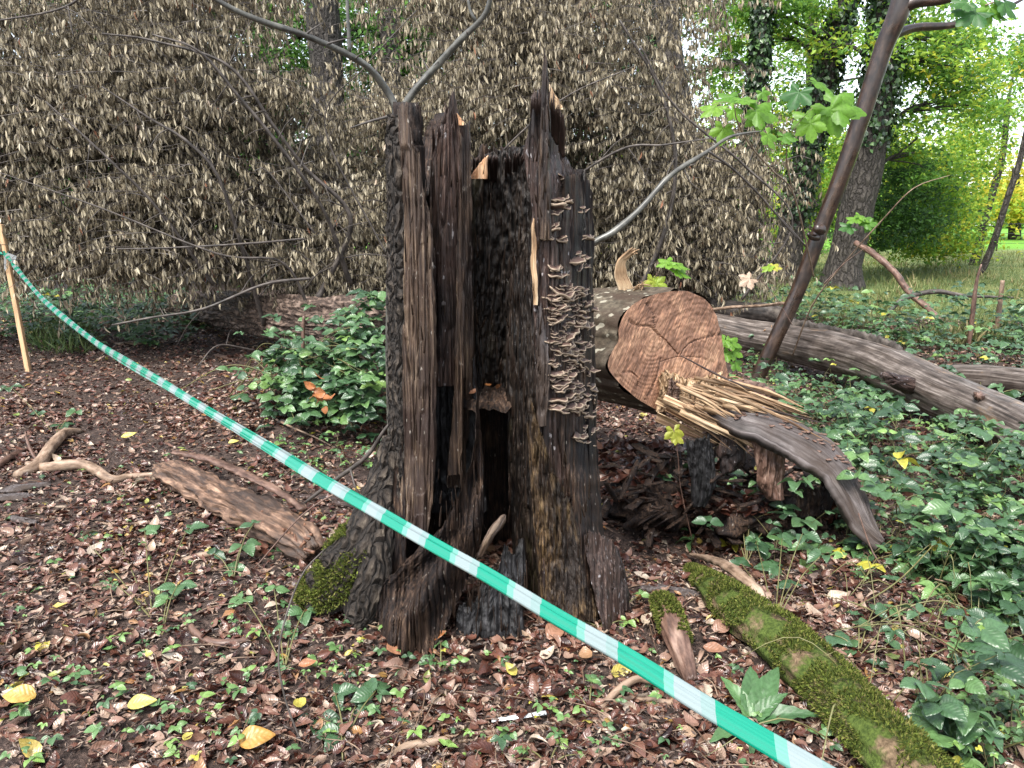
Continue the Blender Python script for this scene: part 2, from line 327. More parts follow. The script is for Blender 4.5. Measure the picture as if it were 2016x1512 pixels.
# ---------------------------------------------------------------- the stump
ST = thing('tree_stump', 'tall hollow rotten tree stump with jagged top and charred open front', 'tree stump', (-.07, 2.95, 0))
def slab(geo, rows, top, Yf, thick, nu=40, nv=160, fr=(60, 2.5), amp=.008, big=.02, seed=0, tone=0., jag=0.012, bot=None, pit=0.):
    """A broken plank of wood: rows (py, pxL, pxR); top(u)->py ; Yf(u, py) -> distance of its front"""
    u = np.linspace(0, 1, nu); vv = np.linspace(0, 1, nv)**.92
    pb = rows[-1][0] if bot is None else bot
    tp = np.array([top(a) for a in u], float)
    tp = tp-900*jag*(noise(np.stack([u*nu*.55, 0*u+seed, 0*u], -1), 1, seed)+.5*noise(np.stack([u*nu*.9, 0*u+seed, 0*u], -1), 1, seed+1))
    PY = pb+(tp[None, :]-pb)*vv[:, None]; L, R = interp(PY, rows); U = np.repeat(u[None], nv, 0)
    Ed = 3.*noise(np.stack([0*PY, PY*.03, 0*PY+seed], -1), 1, seed+4)
    PX = L+Ed+(R-L)*U; Y0 = Yf(U, PY)
    P = atv(PX, PY, Y0); q = np.stack([P[..., 0]*fr[0], P[..., 1]*0+seed*3.1, P[..., 2]*fr[1]], -1)
    q2 = np.stack([P[..., 0]*11, P[..., 1]*0+seed, P[..., 2]*1.3], -1)
    d = amp*(fbm(q, 1, 3, seed)-1.2*np.maximum(0, .25-np.abs(noise(q, .5, seed+3)))*2)+big*fbm(q2, 1, 2, seed+7)
    cr_ = np.clip(1-np.abs(noise(np.stack([P[..., 0]*17, 0*U+seed*1.7, P[..., 2]*1.1], -1), 1, seed+11))*9, 0, 1); d = d-amp*1.7*cr_**2-amp*1.2*np.clip(1-np.abs(noise(np.stack([P[..., 0]*45, 0*U+seed, P[..., 2]*2.6], -1), 1, seed+12))*6, 0, 1)
    st_ = np.floor(3*fbm(np.stack([P[..., 0]*9, 0*U+seed, P[..., 2]*2.2], -1), 1, 2, seed+14))*.35; d = d+amp*st_
    if pit: d = d+pit*fbm(P*[1, 1, .38], 46, 3, seed+5)
    P[..., 1] -= d; P[..., 0] += .4*amp*noise(q, .7, seed+8)
    ed = np.minimum(U, 1-U); P[..., 1] += .012*np.exp(-ed*18)*(thick > .02)
    B = atv(PX+(U-.5)*-.18*(R-L), PY, Y0+thick); B[..., 1] += .5*d; B[..., 2] -= .0+.25*thick*np.abs(noise(np.stack([U*9, 0*U, 0*U], -1), 1, seed))*(vv[:, None] > .98)
    W = np.concatenate([P, B[:, ::-1]], 1); F = grid_faces(nv, 2*nu, 0, True)
    k = (nv-1)*2*nu+np.arange(nu-1); kb = (nv-1)*2*nu+2*nu-1-np.arange(nu-1)
    Ft = np.stack([k, k+1, kb-1, kb], -1)
    gr = W.copy(); gr[..., 1] *= .6
    geo.add(W.reshape(-1, 3), [F, Ft], tone, gr.reshape(-1, 3)); return geo
prof = lambda tab: (lambda a: float(np.interp(a, [t[0] for t in tab], [t[1] for t in tab])))
def pt_(px, py, Y, r): return np.append(at(px, py, Y), r)
# shell: back and sides of the hollow trunk
def shell(name, f0, f1, R0, th, tops, mat, nphi=360, nz=260, seed=1, outer=False, zb=-.25, rz=None, tone=None):
    g = Geo(); f = np.radians(np.linspace(f0, f1, nphi)); v = np.linspace(0, 1, nz)
    tf = np.array([np.interp(math.degrees(a), [t[0] for t in tops], [t[1] for t in tops]) for a in f])
    zt = np.array([at(1008, tf[i], 2.98-R0*math.cos(f[i]))[2] for i in range(nphi)])
    zt = zt+.03*noise(np.stack([f*26, 0*f, 0*f], -1), 1, seed)+.018*noise(np.stack([f*70, 0*f, 0*f], -1), 1, seed+1)
    Z = zb+(zt[None]-zb)*v[:, None]; FF = np.repeat(f[None], nz, 0)
    zc = np.maximum(Z, -.1)
    R = R0*(1-.06*np.clip(zc-1., 0, 1)+.05*np.exp(-zc/.5)+.32*np.exp(-(zc+.1)/.16)*(1+.5*np.cos(FF*5+1)))
    q = np.stack([np.sin(FF)*26, np.cos(FF)*26, Z*1.6], -1); qf = np.stack([np.sin(FF)*75, np.cos(FF)*75, Z*5], -1)
    d = .016*fbm(q, 1, 3, seed)+.006*noise(qf, 1, seed+2)
    if outer: d = .012*np.abs(fbm(q, 1.4, 3, seed))+.012*fbm(np.stack([np.sin(FF)*20, np.cos(FF)*20, Z*22], -1), 1, 3, seed+5)
    Ro = R+d; Ri = R-th-.03*np.abs(fbm(q, .8, 3, seed+9))-.018*fbm(np.stack([np.sin(FF)*22, np.cos(FF)*22, Z*4.5], -1), 1, 4, seed+4)
    def W(r): return np.stack([-.07+r*np.sin(FF), 2.98-r*np.cos(FF), Z], -1)
    A = np.concatenate([W(Ro), W(Ri)[:, ::-1]], 1); F = grid_faces(nz, 2*nphi, 0, True)
    k = (nz-1)*2*nphi+np.arange(nphi-1); kb = (nz-1)*2*nphi+2*nphi-1-np.arange(nphi-1)
    tn = 0. if tone is None else tone(A).reshape(-1)
    g.add(A.reshape(-1, 3), [F, np.stack([k, k+1, kb-1, kb], -1)], tn); return g.build(name, mat, ST)
shell('hollow_trunk_wall', 62, 296, .375, .075, [(62, 330), (75, 370), (95, 400), (110, 420), (125, 380), (140, 330), (155, 300), (190, 295), (203, 345), (208, 330), (214, 240), (222, 225), (232, 260), (245, 390), (262, 380), (275, 250), (288, 215), (296, 290)], DARKW)
def mosst(A):
    return np.clip(.55*np.exp(-((A[..., 2]-.05)/.14)**2)*(A[..., 0] < -.35), 0, 1)
shell('outer_bark', 236, 301, .402, .03, [(236, 420), (250, 430), (262, 420), (275, 330), (285, 240), (292, 215), (301, 300)], BARK, 220, 240, 5, True, tone=mosst)
# front planks and torn pieces, back to front
def part(name, mat, rows, top, Yf, thick, **k):
    g = Geo(); slab(g, rows, top, Yf, thick, **k); return g.build(name, mat, ST)
part('inner_wall', INNERW, [(290, 905, 1060), (700, 900, 1062), (800, 905, 1060)], prof([(0, 330), (.15, 345), (.35, 300), (.75, 296), (1, 280)]), lambda U, p: 3.2-.12*np.cos((U-.5)*5)*-1-.1, .08, nu=90, seed=31, big=.03, pit=.02, amp=.01)
part('torn_plank', REDW, [(180, 872, 908), (230, 862, 912), (260, 852, 914), (400, 843, 916), (560, 848, 912), (760, 852, 905)], prof([(0, 320), (.12, 250), (.33, 225), (.45, 183), (.62, 178), (.78, 222), (1, 240)]), lambda U, p: 2.93-.05*np.sin(U*3.14), .06, nu=60, seed=32)
part('torn_plank', BROWNW, [(235, 903, 926), (700, 900, 932), (960, 880, 915)], prof([(0, 240), (1, 243)]), lambda U, p: 2.90+.03*U, .05, nu=26, seed=33, big=.01)
part('inner_strip', BROWNW, [(560, 896, 914), (780, 893, 912), (935, 880, 910)], prof([(0, 500), (.5, 470), (1, 540)]), lambda U, p: 2.82+0*U, .03, nu=22, seed=34, big=.006)
part('dark_crack_wall', SOILBLACK, [(380, 850, 925), (700, 848, 935), (1010, 830, 960)], prof([(0, 520), (.5, 560), (1, 640)]), lambda U, p: 2.96-.0*U, .05, nu=50, seed=35, big=.02, pit=.012)
part('front_plank', PLANKW, [(200, 782, 812), (285, 782, 814), (296, 784, 824), (390, 786, 838), (450, 787, 850), (700, 782, 858), (900, 780, 858), (1000, 776, 850), (1060, 768, 840)], prof([(0, 215), (.3, 203), (.62, 206), (.66, 245), (1, 290)]), lambda U, p: 2.70+.10*(1-U)**2-.05*np.clip((p-900)/300, 0, 1), .07, nu=90, nv=400, seed=36, big=.006)
part('right_plank', REDW, [(180, 1046, 1094), (240, 1040, 1110), (300, 1030, 1126), (350, 1040, 1144), (400, 1045, 1160), (600, 1050, 1168), (800, 1056, 1172), (900, 1060, 1172), (1000, 1060, 1178), (1100, 1066, 1192), (1215, 1075, 1200)], prof([(0, 300), (.12, 190), (.35, 182), (.5, 200), (.75, 215), (.85, 300), (1, 380)]), lambda U, p: 2.60+.30*U**2.2-.06*np.clip((p-900)/300, 0, 1), .10, nu=130, nv=420, seed=37, big=.012)
part('right_flank', DARKW, [(340, 1095, 1150), (380, 1092, 1160), (420, 1085, 1166), (600, 1084, 1170), (800, 1090, 1176), (860, 1100, 1176), (960, 1118, 1182), (1080, 1140, 1192), (1200, 1160, 1204)], prof([(0, 400), (.3, 345), (.7, 340), (.9, 375), (1, 400)]), lambda U, p: 2.615+.28*(.35+.65*U)**2.2-.02-.06*np.clip((p-900)/300, 0, 1), .05, nu=80, nv=380, seed=38, big=.008)
part('jagged_spike', BROWNW, [(85, 1070, 1075), (180, 1066, 1080), (400, 1060, 1086), (470, 1060, 1084)], prof([(0, 130), (.5, 88), (1, 120)]), lambda U, p: 2.585+0*U, .03, nu=16, nv=120, seed=39, big=.004, jag=.004)
part('fresh_break', CREAMW, [(165, 1082, 1090), (200, 1082, 1104), (215, 1082, 1108)], prof([(0, 165), (.4, 172), (1, 204)]), lambda U, p: 2.66+0*U, .02, nu=14, nv=24, seed=40, big=.004, jag=.003)
part('fresh_break', ORANGEW, [(303, 940, 962), (340, 926, 960), (352, 920, 958)], prof([(0, 345), (.5, 318), (1, 304)]), lambda U, p: 3.02+0*U, .03, nu=20, nv=20, seed=41, big=.004, jag=.004)
part('fresh_break', ORANGEW, [(218, 900, 908), (238, 902, 914), (246, 902, 914)], prof([(0, 222), (1, 240)]), lambda U, p: 2.88+0*U, .02, nu=10, nv=12, seed=42, big=.002, jag=.003)
part('pale_strip', CREAMW, [(440, 1046, 1054), (520, 1046, 1058), (600, 1050, 1060)], prof([(0, 450), (.6, 425), (1, 470)]), lambda U, p: 2.585+0*U, .012, nu=9, nv=60, seed=43, big=.003)
part('grey_rot_streak', GREYW, [(600, 1058, 1072), (740, 1056, 1084), (840, 1058, 1076)], prof([(0, 640), (.5, 600), (1, 650)]), lambda U, p: 2.575+0*U, .03, nu=20, nv=80, seed=44, big=.01)
part('yellow_rot_wall', ROTW, [(760, 1036, 1070), (820, 1036, 1084), (900, 1042, 1104), (1000, 1048, 1132), (1100, 1058, 1152), (1225, 1068, 1180)], prof([(0, 840), (.25, 790), (.5, 850), (.75, 950), (1, 1010)]), lambda U, p: 2.565+.06*(U-.4)**2*4-.05*np.clip((p-900)/300, 0, 1), .08, nu=110, nv=240, seed=45, big=.02, pit=.014, jag=.03)
part('dark_inner_side', INNERW, [(480, 1000, 1050), (760, 995, 1060), (900, 1000, 1060), (1100, 1010, 1070), (1230, 1020, 1080)], prof([(0, 560), (1, 440)]), lambda U, p: 2.92-.30*U, .08, nu=60, nv=220, seed=46, big=.025, pit=.015)
part('right_buttress', REDW, [(1000, 1146, 1190), (1060, 1150, 1216), (1150, 1165, 1236), (1240, 1186, 1246)], prof([(0, 1055), (.25, 1050), (.5, 1056), (.8, 1062), (1, 1090)]), lambda U, p: 2.62+.18*U-.10*np.clip((p-950)/300, 0, 1), .12, nu=50, nv=130, seed=47, big=.01)
part('root_ridge', DARKW, [(690, 928, 934), (760, 926, 940), (860, 915, 948), (950, 880, 952), (1040, 862, 950), (1100, 806, 938), (1160, 752, 915), (1220, 738, 885), (1265, 752, 866), (1290, 770, 850)], prof([(0, 1080), (.2, 1010), (.45, 960), (.6, 900), (.8, 780), (.9, 700), (1, 770)]), lambda U, p: 2.70-.22*np.clip((p-950)/330, 0, 1)-.07*np.sin(U*3.14)+.03*np.cos(U*9+p*.02), .12, nu=160, nv=340, seed=48, big=.028, jag=.02, amp=.012)
part('charred_root', SOILBLACK, [(1050, 940, 1030), (1130, 925, 1035), (1200, 900, 1030), (1262, 898, 1036)], prof([(0, 1192), (.22, 1188), (.3, 1150), (.45, 1140), (.6, 1075), (.8, 1095), (1, 1060)]), lambda U, p: 2.64-.12*np.clip((p-1050)/200, 0, 1)+.02*np.cos(U*6), .14, nu=70, nv=100, seed=49, big=.02, pit=.01)
part('left_skirt', DARKW, [(880, 770, 790), (1000, 752, 800), (1100, 742, 800), (1240, 738, 800)], prof([(0, 950), (1, 880)]), lambda U, p: 2.76-.14*np.clip((p-950)/300, 0, 1)+.06*(1-U), .12, nu=50, nv=120, seed=50, big=.015)
g = Geo(); tube(g, [np.append(at(944, 1095, 2.50), .008), np.append(at(960, 1062, 2.50), .014), np.append(at(978, 1035, 2.52), .014), np.append(at(990, 1018, 2.54), .011), np.append(at(994, 1014, 2.54), .003)], 18, .006, .5, (2.5, 14), jag=.01); g.build('wood_shard', BROWNW, ST)
# shelf inside the hollow
g = Geo(); th = np.linspace(0, 2*np.pi, 60, endpoint=False); rr = np.linspace(.02, 1, 12)
A, Rr = np.meshgrid(th, rr); cpt = at(965, 778, 3.02)
V = np.stack([cpt[0]+Rr*np.cos(A)*.16, cpt[1]+Rr*np.sin(A)*.17, cpt[2]+.03*fbm(np.stack([np.cos(A)*Rr*5, np.sin(A)*Rr*5, 0*A], -1), 1, 4)-.02*(Rr > .95)], -1)
g.add(V.reshape(-1, 3), grid_faces(12, 60, 0, True)); g.build('inner_shelf', DARKW, ST)
# root flares with bark and moss
def flare(name, pts, mat, moss, seed, seg=56):
    g = Geo(); tube(g, pts, seg, .02, .22, (5, 5), seed); z = g.V[0][:, 2]
    g.T[0] = np.clip(moss*(.25+fbm(g.V[0], 5, 2, 3)*.9), 0, 1); return g.build(name, mat, ST)
flare('root_flare', [np.append(at(770, 860, 2.86), .03), np.append(at(755, 960, 2.84), .07), np.append(at(730, 1060, 2.78), .11), np.append(at(690, 1130, 2.78), .13), np.append(at(640, 1165, 2.82), .10), np.append(at(590, 1180, 2.9), .04)], BARK, 0.45, 3)
flare('root_flare', [np.append(at(740, 1040, 2.72), .03), np.append(at(735, 1130, 2.68), .07), np.append(at(715, 1210, 2.66), .07), np.append(at(700, 1255, 2.62), .03)], BARK, .1, 4)
0 and flare('root_flare', [np.append(at(1150, 1030, 2.75), .05), np.append(at(1180, 1120, 2.62), .09), np.append(at(1208, 1190, 2.56), .07), np.append(at(1222, 1240, 2.52), .03)], BROWNW, 0, 5)
# moss tufts on the root: one fuzzy mat
def tuft_tpl(): return leaf(1, 2, .35, 0, .3)
def moss_on(fn, n, name, parent, size=.012, tone=(0, 1), kindstuff=True):
    P, N = fn(n); g = Geo(); d = N+RS.normal(size=P.shape)*.6
    place(g, tuft_tpl(), P, d, rdir(len(P)), RS.uniform(.5, 1.3, len(P))*size, RS.uniform(tone[0], tone[1], len(P)))
    return g.build(name, MOSS, parent)
def surf_of(pts, arc, t0, t1, jitter=0.):
    P = catmull(pts, .02); 
    def fn(n):
        T = np.gradient(P[:, :3], axis=0); T /= np.linalg.norm(T, axis=1)[:, None]
        i = (RS.uniform(t0, t1, n)*(len(P)-1)).astype(int); a = RS.uniform(arc[0], arc[1], n)
        up = np.array([0, 0, 1.]); S_ = np.cross(T[i], up); S_ /= np.linalg.norm(S_, axis=1)[:, None]; U_ = np.cross(S_, T[i])
        N = U_*np.cos(a)[:, None]+S_*np.sin(a)[:, None]; q = P[i, :3]+N*(P[i, 3]*(1+.05*RS.normal(size=n)))[:, None]
        k = noise(q, 9, 2) > -.12; return q[k], N[k]
    return fn
fl = [np.append(at(730, 1060, 2.78), .11), np.append(at(690, 1130, 2.78), .135), np.append(at(640, 1165, 2.82), .105), np.append(at(600, 1178, 2.88), .05)]
moss_on(surf_of(fl, (-2.0, .6), .0, 1), 15000, 'moss', ST, .014)
# bracket fungi
def fungus_tpl(seed):
    r = np.random.RandomState(seed); nu, nr = 15, 5; a = np.linspace(-1.65, 1.65, nu); rr = np.linspace(0, 1, nr)
    A, R = np.meshgrid(a, rr); edge = 1+.14*np.sin(A*3+r.rand()*6)+.08*np.sin(A*7+r.rand()*6)
    x = np.sin(A)*R*edge*.62; y = np.cos(A)*R*edge*.5; z = .07*np.sin(A*4+r.rand()*6)*R**2-.10*R**2+.02*np.sin(R*14)
    top = np.stack([x, y, z], -1); bot = np.stack([x*.95, y*.95, z-.30*(1-R)**.8-.085], -1)
    V = np.concatenate([top, bot[::-1]], 0).reshape(-1, 3); F = grid_faces(2*nr, nu)
    return V, F, np.stack([np.concatenate([R, R[::-1]]).ravel(), V[:, 0], V[:, 1]], -1)
fm = M('bracket_fungus_skin', .6, .4); sx = fm.n.new('ShaderNodeSeparateXYZ'); fm.l.new(fm.attr('gr').outputs['Vector'], sx.inputs[0])
fc = fm.ramp(fm.math('ADD', sx.outputs[0], fm.math('MULTIPLY', fm.noise(fm.geom(), 90, 2), .25)), [(.3, (.018, .010, .008)), (.62, (.05, .027, .02)), (.88, (.08, .047, .035)), (1.05, (.12, .08, .058)), (1.2, (.30, .23, .165))])
fm.col(fc); fm.bump(fm.noise(fm.geom(), 160, 2), .4, .003); FUNG = fm.m
ft = [fungus_tpl(i) for i in range(6)]
def fsurf(px, py):
    L, R = interp(py, [(180, 1046, 1094), (240, 1040, 1110), (300, 1030, 1126), (350, 1040, 1150), (400, 1045, 1164), (600, 1050, 1170), (800, 1056, 1176), (1000, 1060, 1180)])
    uu = np.clip((px-L)/(R-L), 0, 1.05); return 2.592+.30*uu**2.2, math.atan(.66*2.2*uu**1.2/.22*.30)*.75
fl_ = []
def fcl(x0, x1, y0, y1, n, s0=.026, s1=.056):
    for _ in range(n): fl_.append((RS.uniform(x0, x1), RS.uniform(y0, y1), RS.uniform(s0, s1)))
for a in [(1085, 1122, 386, 420, 13), (1136, 1152, 404, 420, 4), (1080, 1096, 438, 452, 4), (1077, 1088, 461, 472, 2), (1096, 1120, 464, 475, 3), (1144, 1160, 455, 470, 4), (1125, 1165, 490, 512, 8), (1142, 1166, 514, 530, 3), (1086, 1110, 520, 548, 8), (1104, 1118, 280, 298, 3), (1100, 1112, 340, 352, 2), (1100, 1130, 555, 580, 10), (1142, 1160, 556, 565, 2), (1088, 1168, 565, 705, 120), (1085, 1100, 600, 640, 14), (1082, 1172, 700, 800, 80), (1110, 1174, 775, 810, 26), (1135, 1176, 800, 885, 30)]: fcl(*a)
fl_.sort(key=lambda t: -t[2]*(1.2 if t[1] < 560 else 1)); gs = Geo()
for i, (px, py, s) in enumerate(fl_):
    Yd, an = fsurf(px, py); an += RS.normal()*.4; p = at(px, py, float(Yd)); dirn = np.array([math.sin(an), -math.cos(an), -.38+RS.normal()*.22]); p = p+np.array([-math.sin(an), math.cos(an), 0])*.008; nn = np.array([.25*RS.normal(), .3*RS.normal(), 1.])
    g = Geo() if i < 96 else gs
    place(g, ft[i % 6], p[None], dirn[None], nn[None], s*RS.choice([.6, .85, 1.1]), 0., np.array([RS.uniform(.8, 1.5)]))
    if i < 96: g.build('bracket_fungus', FUNG, ST)
tag(gs.build('small_bracket_fungi', FUNG, ST), kind='stuff')

g = Geo()
for (x0, x1, y0, y1, Y, n_) in [(786, 850, 300, 900, 2.66, 26), (846, 912, 260, 700, 2.87, 26), (1046, 1084, 200, 800, 2.575, 40), (1030, 1120, 800, 1200, 2.53, 50), (860, 950, 900, 1200, 2.52, 40), (900, 1050, 320, 760, 3.02, 60), (1000, 1040, 500, 1100, 2.72, 40), (1060, 1160, 880, 1180, 2.54, 30), (900, 1030, 1100, 1240, 2.5, 24)]:
    for k in range(n_):
        x = RS.uniform(x0, x1); y = RS.uniform(y0, y1); l = RS.uniform(15, 60); dx = RS.normal()*3; r = RS.uniform(.001, .0035)
        tube(g, [pt_(x, y+l, Y+.03, r), pt_(x+dx*.5, y+l*.5, Y-.002*RS.rand(), r), pt_(x+dx, y, Y-.006-.02*RS.rand(), .0006)], 5, .015, .3, (2, 30), k)
tag(g.build('loose_fibres', BROWNW, ST), kind='stuff')
g = Geo(); 
for k in range(22): 
    x = RS.uniform(925, 1050); y = 305+RS.rand()*10; tube(g, [pt_(x, y+45, 3.22, .006), pt_(x+RS.normal()*2, y+5, 3.11, .005), pt_(x+RS.normal()*3, y-8*RS.rand()-3, 3.1, .001)], 6, .015, .3, (2, 20), k)
for k in range(26): 
    x = RS.uniform(1048, 1110); y = 190+max(0, x-1085)*2; tube(g, [pt_(x, y+70, 2.68+.1*((x-1046)/120)**2, .007), pt_(x+RS.normal()*2, y+15, 2.61+.1*((x-1046)/120)**2, .005), pt_(x+RS.normal()*3, y-16*RS.rand()-3, 2.61, .001)], 6, .015, .3, (2, 20), k)
for k in range(16): 
    x = RS.uniform(850, 922); y = 250-50*math.exp(-((x-885)/12)**2); tube(g, [pt_(x, y+60, 2.97, .006), pt_(x+RS.normal()*2, y+15, 2.91, .005), pt_(x+RS.normal()*3, y-10*RS.rand()-3, 2.9, .001)], 6, .015, .3, (2, 20), k)
tag(g.build('splintered_tips', REDW, ST), kind='stuff')
# ---------------------------------------------------------------- the fallen trunk with its cut end
def V4(p, r): return np.append(np.asarray(p, float), r)
cutC = at(1318, 700, 4.0); AX = np.array([-3.75, 4.9, -.42]); AX /= np.linalg.norm(AX)
NRM = np.array([.50, -.85, .10]); NRM /= np.linalg.norm(NRM)
out_px = [(1352, 573), (1385, 588), (1405, 612), (1417, 650), (1425, 700), (1430, 748), (1395, 770), (1350, 785), (1335, 812), (1310, 816), (1285, 803), (1250, 782), (1215, 750), (1197, 725), (1198, 705), (1207, 688), (1217, 668), (1217, 648), (1226, 622), (1245, 600), (1275, 584), (1315, 574)]
def onplane(px, py):
    d = at(px, py, 1.0)-np.array([0, 0, CAMZ]); t = np.dot(cutC-np.array([0, 0, CAMZ]), NRM)/np.dot(d, NRM); return np.array([0, 0, CAMZ])+d*t
O = np.array([onplane(*p) for p in out_px]); Oc = catmull(np.vstack([O, O[:1]]), .012)[:-1]; nO = len(Oc)
FT = thing('fallen_tree', 'fallen tree trunk behind the stump with sawn reddish end and brown withered crown', 'fallen tree', cutC-[0, 0, .5])
# bark body: the outline swept back along the axis, blending to a round trunk
g = Geo(); L = 10.5; ns = 260; ss = np.linspace(0, 1, ns)**1.5*L; A = []
e1 = np.cross([0, 0, 1.], AX); e1 /= np.linalg.norm(e1); e2 = np.cross(AX, e1)
rel = Oc-cutC; c1, c2 = rel@e1, rel@e2; c3 = rel@AX
ang = np.unwrap(np.arctan2(c2, c1)); rad = np.hypot(c1, c2)
for s in ss:
    k = min(1, s/1.6); k = k*k*(3-2*k); R = rad*(1-k)+(.30-.012*s)*k
    R = R+(.022+.02*k)*fbm(np.stack([np.cos(ang)*5, np.sin(ang)*5, 0*ang+s*1.3], -1), 1, 3, 21)+(.007+.006*k)*np.abs(noise(np.stack([np.cos(ang)*22, np.sin(ang)*22, 0*ang+s*16], -1), 1, 28))*min(1, s*6)+k*.012*np.abs(fbm(np.stack([np.cos(ang)*13, np.sin(ang)*13, 0*ang+s*5], -1), 1, 2, 22))
    cen = cutC+AX*s+np.array([0, 0, -.0])*s+np.array([0, 0, .03*math.sin(s)])
    A.append(cen+e1*(np.cos(ang)*R)[:, None]+e2*(np.sin(ang)*R)[:, None]+AX*(c3*(1-k))[:, None])
A = np.array(A); gr = np.stack([np.repeat((np.cos(ang)*.3)[None], ns, 0), np.repeat((np.sin(ang)*.3)[None], ns, 0), np.repeat(ss[:, None], nO, 1)], -1)
half = np.searchsorted(ss, 2.2)
g.add(A[:half+1], grid_faces(half+1, nO, 0, True), 0., gr[:half+1]); tag(g.build('trunk', LOGBARK, FT), 'smooth olive-grey near end of the fallen trunk')
g = Geo(); g.add(A[half:], grid_faces(ns-half, nO, 0, True), 0., gr[half:]); tag(g.build('trunk', BARKR, FT), 'far length of the fallen trunk with ridged bark')
# sawn face
FACE = M('sawn_red_wood', .55, .35); v = FACE.attr('gr').outputs['Vector']
w1 = FACE.n.new('ShaderNodeTexWave'); w1.wave_type = 'RINGS'; w1.rings_direction = 'Z'; w1.inputs['Scale'].default_value = 11; w1.inputs['Distortion'].default_value = 3.5; w1.inputs['Detail'].default_value = 3; w1.inputs['Detail Scale'].default_value = 2.2
FACE.l.new(FACE.mapv(v, (1, 1, 1), (-.16, .1, 0)), w1.inputs['Vector'])
w2 = FACE.n.new('ShaderNodeTexWave'); w2.inputs['Scale'].default_value = 9; w2.inputs['Distortion'].default_value = 6; w2.inputs['Detail'].default_value = 4; w2.bands_direction = 'DIAGONAL'
mp = FACE.n.new('ShaderNodeMapping'); mp.inputs['Rotation'].default_value = (0, 0, .5); FACE.l.new(v, mp.inputs['Vector']); FACE.l.new(mp.outputs[0], w2.inputs['Vector'])
strk = FACE.noise(FACE.mapv(mp.outputs[0], (95, 7, 1)), 1, 4, .7, 1.2)
base = FACE.ramp(FACE.noise(v, 6, 4), [(.3, (.13, .066, .042)), (.5, (.26, .14, .088)), (.68, (.42, .25, .155))])
strk_tint = FACE.ramp(strk, [(.40, (.42, .38, .36)), (.55, (1, 1, 1)), (.66, (1.9, 1.8, 1.7))])  # darker and lighter tint of the diagonal saw streaks
c = FACE.mix(base, strk_tint, .85, 'MULTIPLY'); c = FACE.mix(c, FACE.ramp(w1.outputs[0], [(.0, (.6, .56, .54)), (.35, (1, 1, 1))]), .25, 'MULTIPLY')
FACE.col(c); FACE.bump(FACE.math('ADD', FACE.math('MULTIPLY', strk, 1.4), FACE.math('ADD', w1.outputs[0], w2.outputs[0])), .28, .004)
g = Geo(); nr = 150; q = (np.linspace(.0, 1, nr)**.8)[:, None, None]; cc = onplane(1330, 700); FV = cc+(Oc-cc)[None]*q
fx = np.array([1, 0, 0.])-NRM*NRM[0]; fx /= np.linalg.norm(fx); fy = np.cross(NRM, fx)
fy = fy if fy[2] > 0 else -fy
X2 = (FV-cc)@fx; Y2 = (FV-cc)@fy; loc = np.stack([X2, Y2, 0*X2], -1)
def toloc(p): w_ = onplane(*p)-cc; return np.array([w_@fx, w_@fy])
def crack(pts, wid, dep):
    P = catmull([np.append(toloc(p), 0) for p in pts], .004)[:, :2]; P = P+.003*np.stack([noise(np.stack([P[:, 0]*60, P[:, 1]*60, 0*P[:, 0]], -1), 1, 3), noise(np.stack([P[:, 0]*60, P[:, 1]*60, 0*P[:, 0]], -1), 1, 4)], -1)
    D = np.full(X2.shape, 9.)
    for p in P: D = np.minimum(D, np.hypot(X2-p[0], Y2-p[1]))
    return -dep*np.clip(1-D/wid, 0, 1)**.6
h = .0011*np.sin((np.hypot(X2+.16, Y2-.1)+.01*noise(loc, 9, 5))*300)*(.5+noise(loc, 7, 6))+.003*fbm(loc, 30, 2, 8)
h += np.where(Y2 < .9*X2+.02, .006, 0)*0
h += crack([(1272, 596), (1285, 622), (1290, 650), (1312, 672), (1335, 698)], .0034, .02)
h += crack([(1338, 700), (1352, 680), (1375, 668), (1410, 660), (1420, 655)], .004, .02)
h += crack([(1236, 632), (1258, 641), (1280, 643), (1296, 662), (1299, 672)], .005, .02)
h += crack([(1210, 745), (1225, 735), (1240, 732), (1254, 742), (1256, 760)], .004, .015)
h += crack([(1300, 705), (1293, 740), (1280, 770), (1262, 800)], .004, .02)
h += crack([(1300, 712), (1330, 703), (1370, 703), (1400, 712), (1425, 722)], .003, .008)
FVd = FV+NRM*(h+.004)[..., None]
g.add(FVd, grid_faces(nr, nO, 0, True), 0., loc); tag(g.build('sawn_end', FACE.m, FT), 'reddish sawn face with cracks')
# step of the second cut and torn fibres beneath
def chunk(geo, c, rad, rot=0., seed=0, rough=.25, f=6., n=40, tilt=0., tone=0., sq=.75):
    a = np.linspace(0, 2*np.pi, n, endpoint=False); b = np.linspace(-math.pi/2+.02, math.pi/2-.02, n//2)
    A, B = np.meshgrid(a, b); cp = lambda t: np.sign(t)*np.abs(t)**sq
    D = np.stack([cp(np.cos(A))*cp(np.cos(B)), cp(np.sin(A))*cp(np.cos(B)), cp(np.sin(B))], -1)
    r = 1+rough*fbm(D*np.array(rad)/max(rad)*f/2.5, 1, 4, seed)
    V = D*np.array(rad)*r[..., None]; gr = V.copy()
    ct, st = math.cos(tilt), math.sin(tilt); V = np.stack([V[..., 0]*ct+V[..., 2]*st, V[..., 1], -V[..., 0]*st+V[..., 2]*ct], -1)
    cr, sr = math.cos(rot), math.sin(rot); V = np.stack([V[..., 0]*cr-V[..., 1]*sr, V[..., 0]*sr+V[..., 1]*cr, V[..., 2]], -1)
    geo.add(V+np.array(c), grid_faces(n//2, n, 0, True), tone, gr); return geo
g = Geo()
